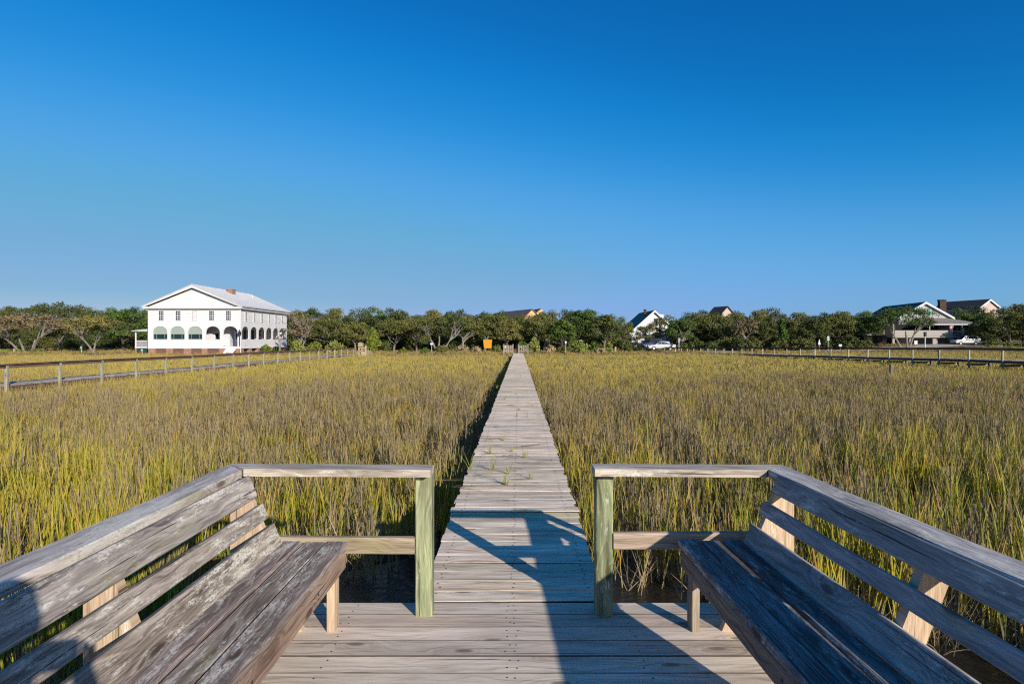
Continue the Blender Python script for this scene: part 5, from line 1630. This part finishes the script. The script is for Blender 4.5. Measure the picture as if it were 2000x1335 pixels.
def shed():
    p = P(1712, 668, 108)
    b = gz(p.x, 108)
    root = empty('shed', (p.x, 108, b), label='small pale shed with a greenish panel in the shade of the oaks', cat='shed')
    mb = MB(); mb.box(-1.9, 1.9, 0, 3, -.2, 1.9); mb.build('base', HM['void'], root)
    mb = MB(); mb.box(-.3, 1.5, .0, 2.9, 1.903, 2.9); mb.build('wall', HM['siding'], root)
    mb = MB(); mb.box(-1.9, -.31, .02, 2.9, 1.903, 2.85); mb.build('panel', HM['awn'], root)
    mb = MB(); mb.hexa([Vector(v) for v in ((-2.1,-.3,2.91),(1.8,-.3,2.91),(1.8,3.2,3.2),(-2.1,3.2,3.2),(-2.1,-.3,3.0),(1.8,-.3,3.0),(1.8,3.2,3.3),(-2.1,3.2,3.3))]); mb.build('roof', HM['darkroof'], root)
shed()

# ---------------------------------------------------------------- gates, signs, bin
def end_gate():
    for s, (a, b), lb in ((-1, (984, 1002), 'left weathered picket panel of the gateway ending the boardwalk'), (1, (1013, 1031), 'right weathered picket panel of the gateway ending the boardwalk')):
        Y = 66.9
        root = empty('picket_gate', (P((a+b)/2, 690, Y).x, Y, 0), label=lb, cat='gate', group='picket panels at the end of the boardwalk')
        x0 = P(a, 690, Y).x-root.location.x; x1 = P(b, 690, Y).x-root.location.x
        for x in (x0, x1):
            mb = MB(); mb.board((x, 0, -1.0), (x, 0, 1.02), (1,0,0), .12, .12); mb.build('post', M['gate'], root)
        mb = MB(); n = 5
        for i in range(n):
            x = x0+.12+(x1-x0-.24)*i/(n-1)
            mb.board((x, -.02, .08), (x, -.02, .90), (1,0,0), .09, .02)
        mb.build('pickets', M['gate'], root)
        mb = MB(); mb.board((x0+.06, .01, .25), (x1-.06, .01, .25), (0,0,1), .09, .04); mb.board((x0+.06, .01, .75), (x1-.06, .01, .75), (0,0,1), .09, .04)
        mb.board((x0+.06, -.045, .75 if s > 0 else .25), (x1-.06, -.045, .25 if s > 0 else .75), (0,0,1), .08, .02)
        mb.build('brace', M['gate'], root)
end_gate()

def dock_gate():
    Y = 68.6
    p = P(709, 690, Y)
    root = empty('gatehouse', (p.x, Y, -.25), label='small tan wooden gate frame with box head at the left dock end', cat='gate')
    s = Y/FPX
    def x(px): return (px-709)*s
    def z(py): return EYE+(664-py)*s+.25
    for px in (701, 707, 714.5):
        mb = MB(); mb.board((x(px), 0, -.7), (x(px), 0, z(675)), (1,0,0), .16, .14); mb.build('post', M['gatetan'], root)
    mb = MB(); mb.board((x(700), -.1, z(679)), (x(716), -.1, z(679)), (0,0,1), .16, .05); mb.board((x(701), -.1, z(686)), (x(714), -.1, z(682)), (0,0,1), .14, .05); mb.board((x(705), -.08, z(690)), (x(714), -.08, z(690)), (0,0,1), .5, .04)
    mb.build('rail', M['gatetan'], root)
    mb = MB(); mb.box(x(700), x(708.8), -.25, .25, z(676.5), z(669.5)); mb.prism([(x(699.5), z(669.45)), (x(709.3), z(669.45)), (x(704.5), z(668))], 'y', -.3, .3); mb.build('sign_box', M['gatetan'], root)
    mb = MB()
    for i in range(8):
        px = 715.5+i*1.5; mb.board((x(px), -.02, z(693)), (x(px), -.02, z(679.5+i*1.1)), (1,0,0), .035, .02)
    for i in range(4): mb.board((x(715), .01, z(690-i*2.6)), (x(726.5), .01, z(691-i*1.4)), (0,0,1), .03, .02)
    mb.build('lattice', M['dockpost'], root)
    for i, px in enumerate((726.5,)):
        mb = MB(); mb.board((x(px), 0, -.7), (x(px), 0, z(687)), (1,0,0), .09, .09); mb.build('post', M['dockpost'], root)
    mb = MB()
    for i in range(6): mb.board((x(693+i*1.3), -.02, z(693)), (x(693+i*1.3), -.02, z(686)), (1,0,0), .03, .02)
    mb.build('pickets', M['dockpost'], root)
dock_gate()

def bin_():
    Y = 93.0; p = P(952.5, 679, Y)
    o = empty('dump_bin', (p.x, Y, p.z-.05), label='bright orange-yellow bin standing under the oaks', cat='bin')
    mb = MB(); mb.hexa([Vector(v) for v in ((-.50,-.4,0),(.55,-.4,0),(.55,.4,0),(-.50,.4,0),(-.68,-.45,1.15),(.68,-.45,1.15),(.68,.45,1.15),(-.68,.45,1.15))])
    t = plain('orange_paint', (0.55,0.25,0.015), .5, .3, .12, 2.0)
    mb.build('body', t, o)
    mb = MB(); mb.prism([(-.70,1.153),(.70,1.153),(.62,1.32),(-.62,1.32)], 'y', -.47, .47); mb.build('lid', t, o)
    for s in (-.4, .4):
        mb = MB(); mb.box(s-.05, s+.05, -.3, .3, -.25, -.002); mb.build('leg', plain('bin_leg', (0.05,0.05,0.05)), o)
bin_()

def post_sign(px, ytop, ybot, Y, w, kind, col, label, ph=None, postcol=(0.4,0.4,0.36), cat='sign', name='sign'):
    p = P(px, ybot, Y); s = Y/FPX; H = (ybot-ytop)*s
    g = gz(p.x, Y); root = empty(name, (p.x, Y, min(g, p.z)), label=label, cat=cat)
    z = p.z-root.location.z
    mb = MB(); mb.tube([(0,0,-.3), (0,0,z+H*(.98 if kind else 1))], .045 if kind else .07, 8)
    mb.build('pole' if kind else 'pole', plain('sign_post_%d' % px, postcol), root)
    if kind:
        h = ph*s; w = w*s; mb = MB(); zt = z+H
        if kind == 'rect': mb.prism([(-w/2,zt-h),(w/2,zt-h),(w/2,zt),(-w/2,zt)], 'y', -.08, -.05)
        elif kind == 'tri': mb.prism([(-w/2,zt-h),(w/2,zt-h),(0,zt)], 'y', -.08, -.05)
        elif kind == 'diamond': mb.prism([(0,zt-h),(w/2,zt-h/2),(0,zt),(-w/2,zt-h/2)], 'y', -.08, -.05)
        mb.build('board', plain('sign_face_%d' % px, col, .5, .3, .1), root)
    return root
post_sign(159, 676, 691, 78, 4, 'rect', (0.20,0.33,0.27), 'small pale green sign on a post in front of the low spreading oak', ph=5)
post_sign(277.5, 681, 694, 75.5, 5, 'diamond', (0.40,0.46,0.44), 'pale diamond sign by the left porch of the arcaded house', ph=5)
post_sign(843, 669.5, 677, 88, 5, 'rect', (0.55,0.62,0.74), 'small light blue sign under the grey-limbed oak', ph=3.5)
post_sign(985.8, 674.5, 688, 76, 4.2, 'rect', (0.75,0.78,0.74), 'small white sign beside the picket gateway', ph=5)
post_sign(1105, 666, 676, 83, 3, 'rect', (0.62,0.66,0.70), 'small white marker among the shrubs right of the boardwalk', ph=4)
post_sign(1600, 661.5, 677.5, 96, 5, 'tri', (0.62,0.58,0.64), 'pale triangular sign on a pole behind the long railing', ph=11)
post_sign(1617.5, 656, 677, 97, 4, 'rect', (0.33,0.42,0.42), 'tall narrow green-grey sign beside the triangular one', ph=9)
post_sign(1788.5, 665, 677, 95, 6, 'rect', (0.62,0.58,0.56), 'square white sign low before the veranda house', ph=7)
post_sign(1641, 672, 678, 92, 6, 'rect', (0.50,0.52,0.46), 'short pale twin marker in the grass behind the long railing', ph=4)
def street_pole(px, ytop, ybot, Y, label, col, head):
    r = post_sign(px, ytop, ybot, Y, 0, None, None, label, postcol=col, cat='post', name='bollard_lamp')
    s = Y/FPX; H = (ybot-ytop)*s; z = P(px,ybot,Y).z-r.location.z
    mb = MB(); mb.prism([(-.14,z+H-.75),(.14,z+H-.75),(.17,z+H),(-.17,z+H)], 'y', -.14, .14); mb.build('head', plain('lamp_head_%d' % px, head), r)
street_pole(1326, 660, 686, 97, 'slim lilac-grey post right of the parked sedan', (0.42,0.38,0.45), (0.30,0.28,0.34))
street_pole(1807, 648, 678, 95, 'white post with black head before the veranda house', (0.70,0.69,0.64), (0.02,0.02,0.022))
for (px, y0, y1, Y, lb) in ((28, 680, 692, 79, 'thin pale stump left under the fork-trunked oak'), (1202, 677, 686, 84, 'short tan bollard in the grass left of the sedan'), (1319, 679, 688, 93, 'short tan post at the start of the long thin-posted railing')):
    p = P(px, y1, Y); mb = MB(); s = Y/FPX
    mb.board((0,0,-.6), (0,0,(y1-y0)*s), (1,0,0), .22, .22)
    tag(mb.build('bollard', M['gatetan'], loc=(p.x, Y, p.z)), lb, 'post')

# ---------------------------------------------------------------- cars
def car(name, label, px, ybase, Y, rz, paint, prof, roofl, L, wcol=(0.5,0.5,0.5)):
    """prof: lower body side outline (x along the car, z up); roofl: greenhouse outline"""
    p = P(px, ybase, Y)
    root = empty(name, (p.x, Y, p.z), rz, label=label, cat='car')
    Wd = 1.78
    pm = plain(name+'_paint', paint, .25, .5, .04)
    mb = MB()
    # body as a loft across the width: slightly pulled in at the sides
    st = [(-Wd/2, .93, .03), (-Wd/2+.06, 1.0, 0.0), (Wd/2-.06, 1.0, 0.0), (Wd/2, .93, .03)]
    n = len(prof); V = []
    cxm = sum(q[0] for q in prof)/n; czm = .62
    for (y, sc, dz) in st:
        for (x, z) in prof: V.append(((x-cxm)*(1-(1-sc)*.3)+cxm, y, (z-czm)*sc+czm))
    F = []
    for k in range(3):
        for i in range(n):
            j = (i+1) % n; F.append((k*n+i, k*n+j, (k+1)*n+j, (k+1)*n+i))
    F.append(tuple(range(n))[::-1]); F.append(tuple(range(3*n, 4*n)))
    mb.add(V, F); mb.build('body', pm, root)
    n = len(roofl); V = []
    zlo = min(z for _, z in roofl); zhi = max(z for _, z in roofl)
    for sgn in (-1, 1):
        for (x, z) in roofl:
            u = (z-zlo)/(zhi-zlo); V.append((x, sgn*(Wd/2-.05-.17*u), z))
    F = [tuple(range(n)), tuple(range(n, 2*n))[::-1]]+[(i, n+i, n+(i+1)%n, (i+1)%n) for i in range(n)]
    mb = MB(); mb.add(V, F); mb.build('cabin', pm, root)
    # side windows, set just proud of the cabin sides
    xs = [x for x, z in roofl]; xa, xb = min(xs), max(xs)
    top = [x for x, z in roofl if z > zhi-.06]; ta, tb = min(top), max(top)
    h0, h1 = zlo+.06, zhi-.09
    def xat(z, e): u = (z-zlo)/(zhi-zlo); return (xa*(1-u)+ta*u+.10) if e == 0 else (xb*(1-u)+tb*u-.10)
    for sgn in (-1, 1):
        nseg = 3
        for q in range(nseg):
            u0, u1 = q/nseg+.012, (q+1)/nseg-.012
            V = []
            for off in (.0, .012):
                for (u, z) in ((u0, h0), (u1, h0), (u1, h1), (u0, h1)):
                    a, b = xat(z, 0), xat(z, 1); w = (z-zlo)/(zhi-zlo)
                    V.append((a+(b-a)*u, sgn*(Wd/2-.05-.17*w+off), z))
            mb = MB(); mb.hexa([V[0], V[1], V[5], V[4], V[3], V[2], V[6], V[7]]); mb.build('window', HM['glass'], root)
    for (e, s) in ((0, -1), (1, 1)):
        V = []
        for off in (0.0, .015):
            for (y, z) in ((-Wd/2+.16, h0), (Wd/2-.16, h0), (Wd/2-.28, h1), (-Wd/2+.28, h1)):
                V.append((xat(z, e)+s*(.10+off), y, z))
        mb = MB(); mb.hexa([V[0], V[1], V[5], V[4], V[3], V[2], V[6], V[7]]); mb.build('windscreen', HM['glass'], root)
    for xw in (-L*.31, L*.30):
        for sgn in (-1, 1):
            mb = MB(); mb.tube([(xw, sgn*(Wd/2-.18), .33), (xw, sgn*(Wd/2+.012), .33)], .335, 18); w = mb.build('wheel', plain('tyre_rubber', (0.015,0.015,0.015), .8), root)
            mb = MB(); mb.tube([(xw, sgn*(Wd/2-.02), .33), (xw, sgn*(Wd/2+.022), .33)], .20, 12); mb.build('rim', plain('rim_metal', wcol, .35, .5), w)
    x0 = min(x for x, z in prof); x1 = max(x for x, z in prof)
    for s in (-1, 1):
        mb = MB(); mb.box(x0-.012, x0+.12, s*.62-.17, s*.62+.17, .66, .82); mb.build('headlight', plain('lamp_glass', (0.7,0.7,0.72), .15), root)
        mb = MB(); mb.box(x1-.10, x1+.012, s*.68-.13, s*.68+.13, .72, .96); mb.build('tail_light', plain('tail_red', (0.35,0.02,0.02), .3), root)
    mb = MB(); mb.box(x0-.01, x1+.01, -Wd/2+.10, Wd/2-.10, .22, .30); mb.build('bumper', plain('bumper_plastic', (0.05,0.05,0.05)), root)
    root.scale = (.92, .92, .92) if name == 'offroader' else (1, 1, 1)
    return root
sedan = [(-2.30,.35),(2.25,.35),(2.32,.60),(2.28,.93),(1.45,1.00),(-.95,.97),(-2.05,.82),(-2.32,.62)]
sroof = [(-1.15,.94),(1.85,.97),(1.15,1.40),(.35,1.47),(-.25,1.42)]
suvb = [(-2.35,.38),(2.30,.38),(2.38,.65),(2.36,1.08),(1.6,1.10),(-1.0,1.08),(-2.15,.98),(-2.38,.70)]
suvr = [(-1.15,1.06),(2.32,1.08),(2.05,1.70),(1.4,1.76),(-.35,1.72)]
car('sedan', 'silver-white sedan parked at the start of the long thin-posted railing', 1290, 683.5, 99, math.radians(6), (0.46,0.47,0.50), sedan, sroof, 4.6)
car('hatchback', 'dark blue-grey car half hidden behind the silver-white sedan', 1270, 681.5, 104, math.radians(35), (0.06,0.07,0.10), suvb, suvr, 4.6)
car('offroader', 'white off-road car parked beneath the veranda house', 1886, 673.0, 109, math.radians(-4), (0.48,0.49,0.50), suvb, suvr, 4.7)
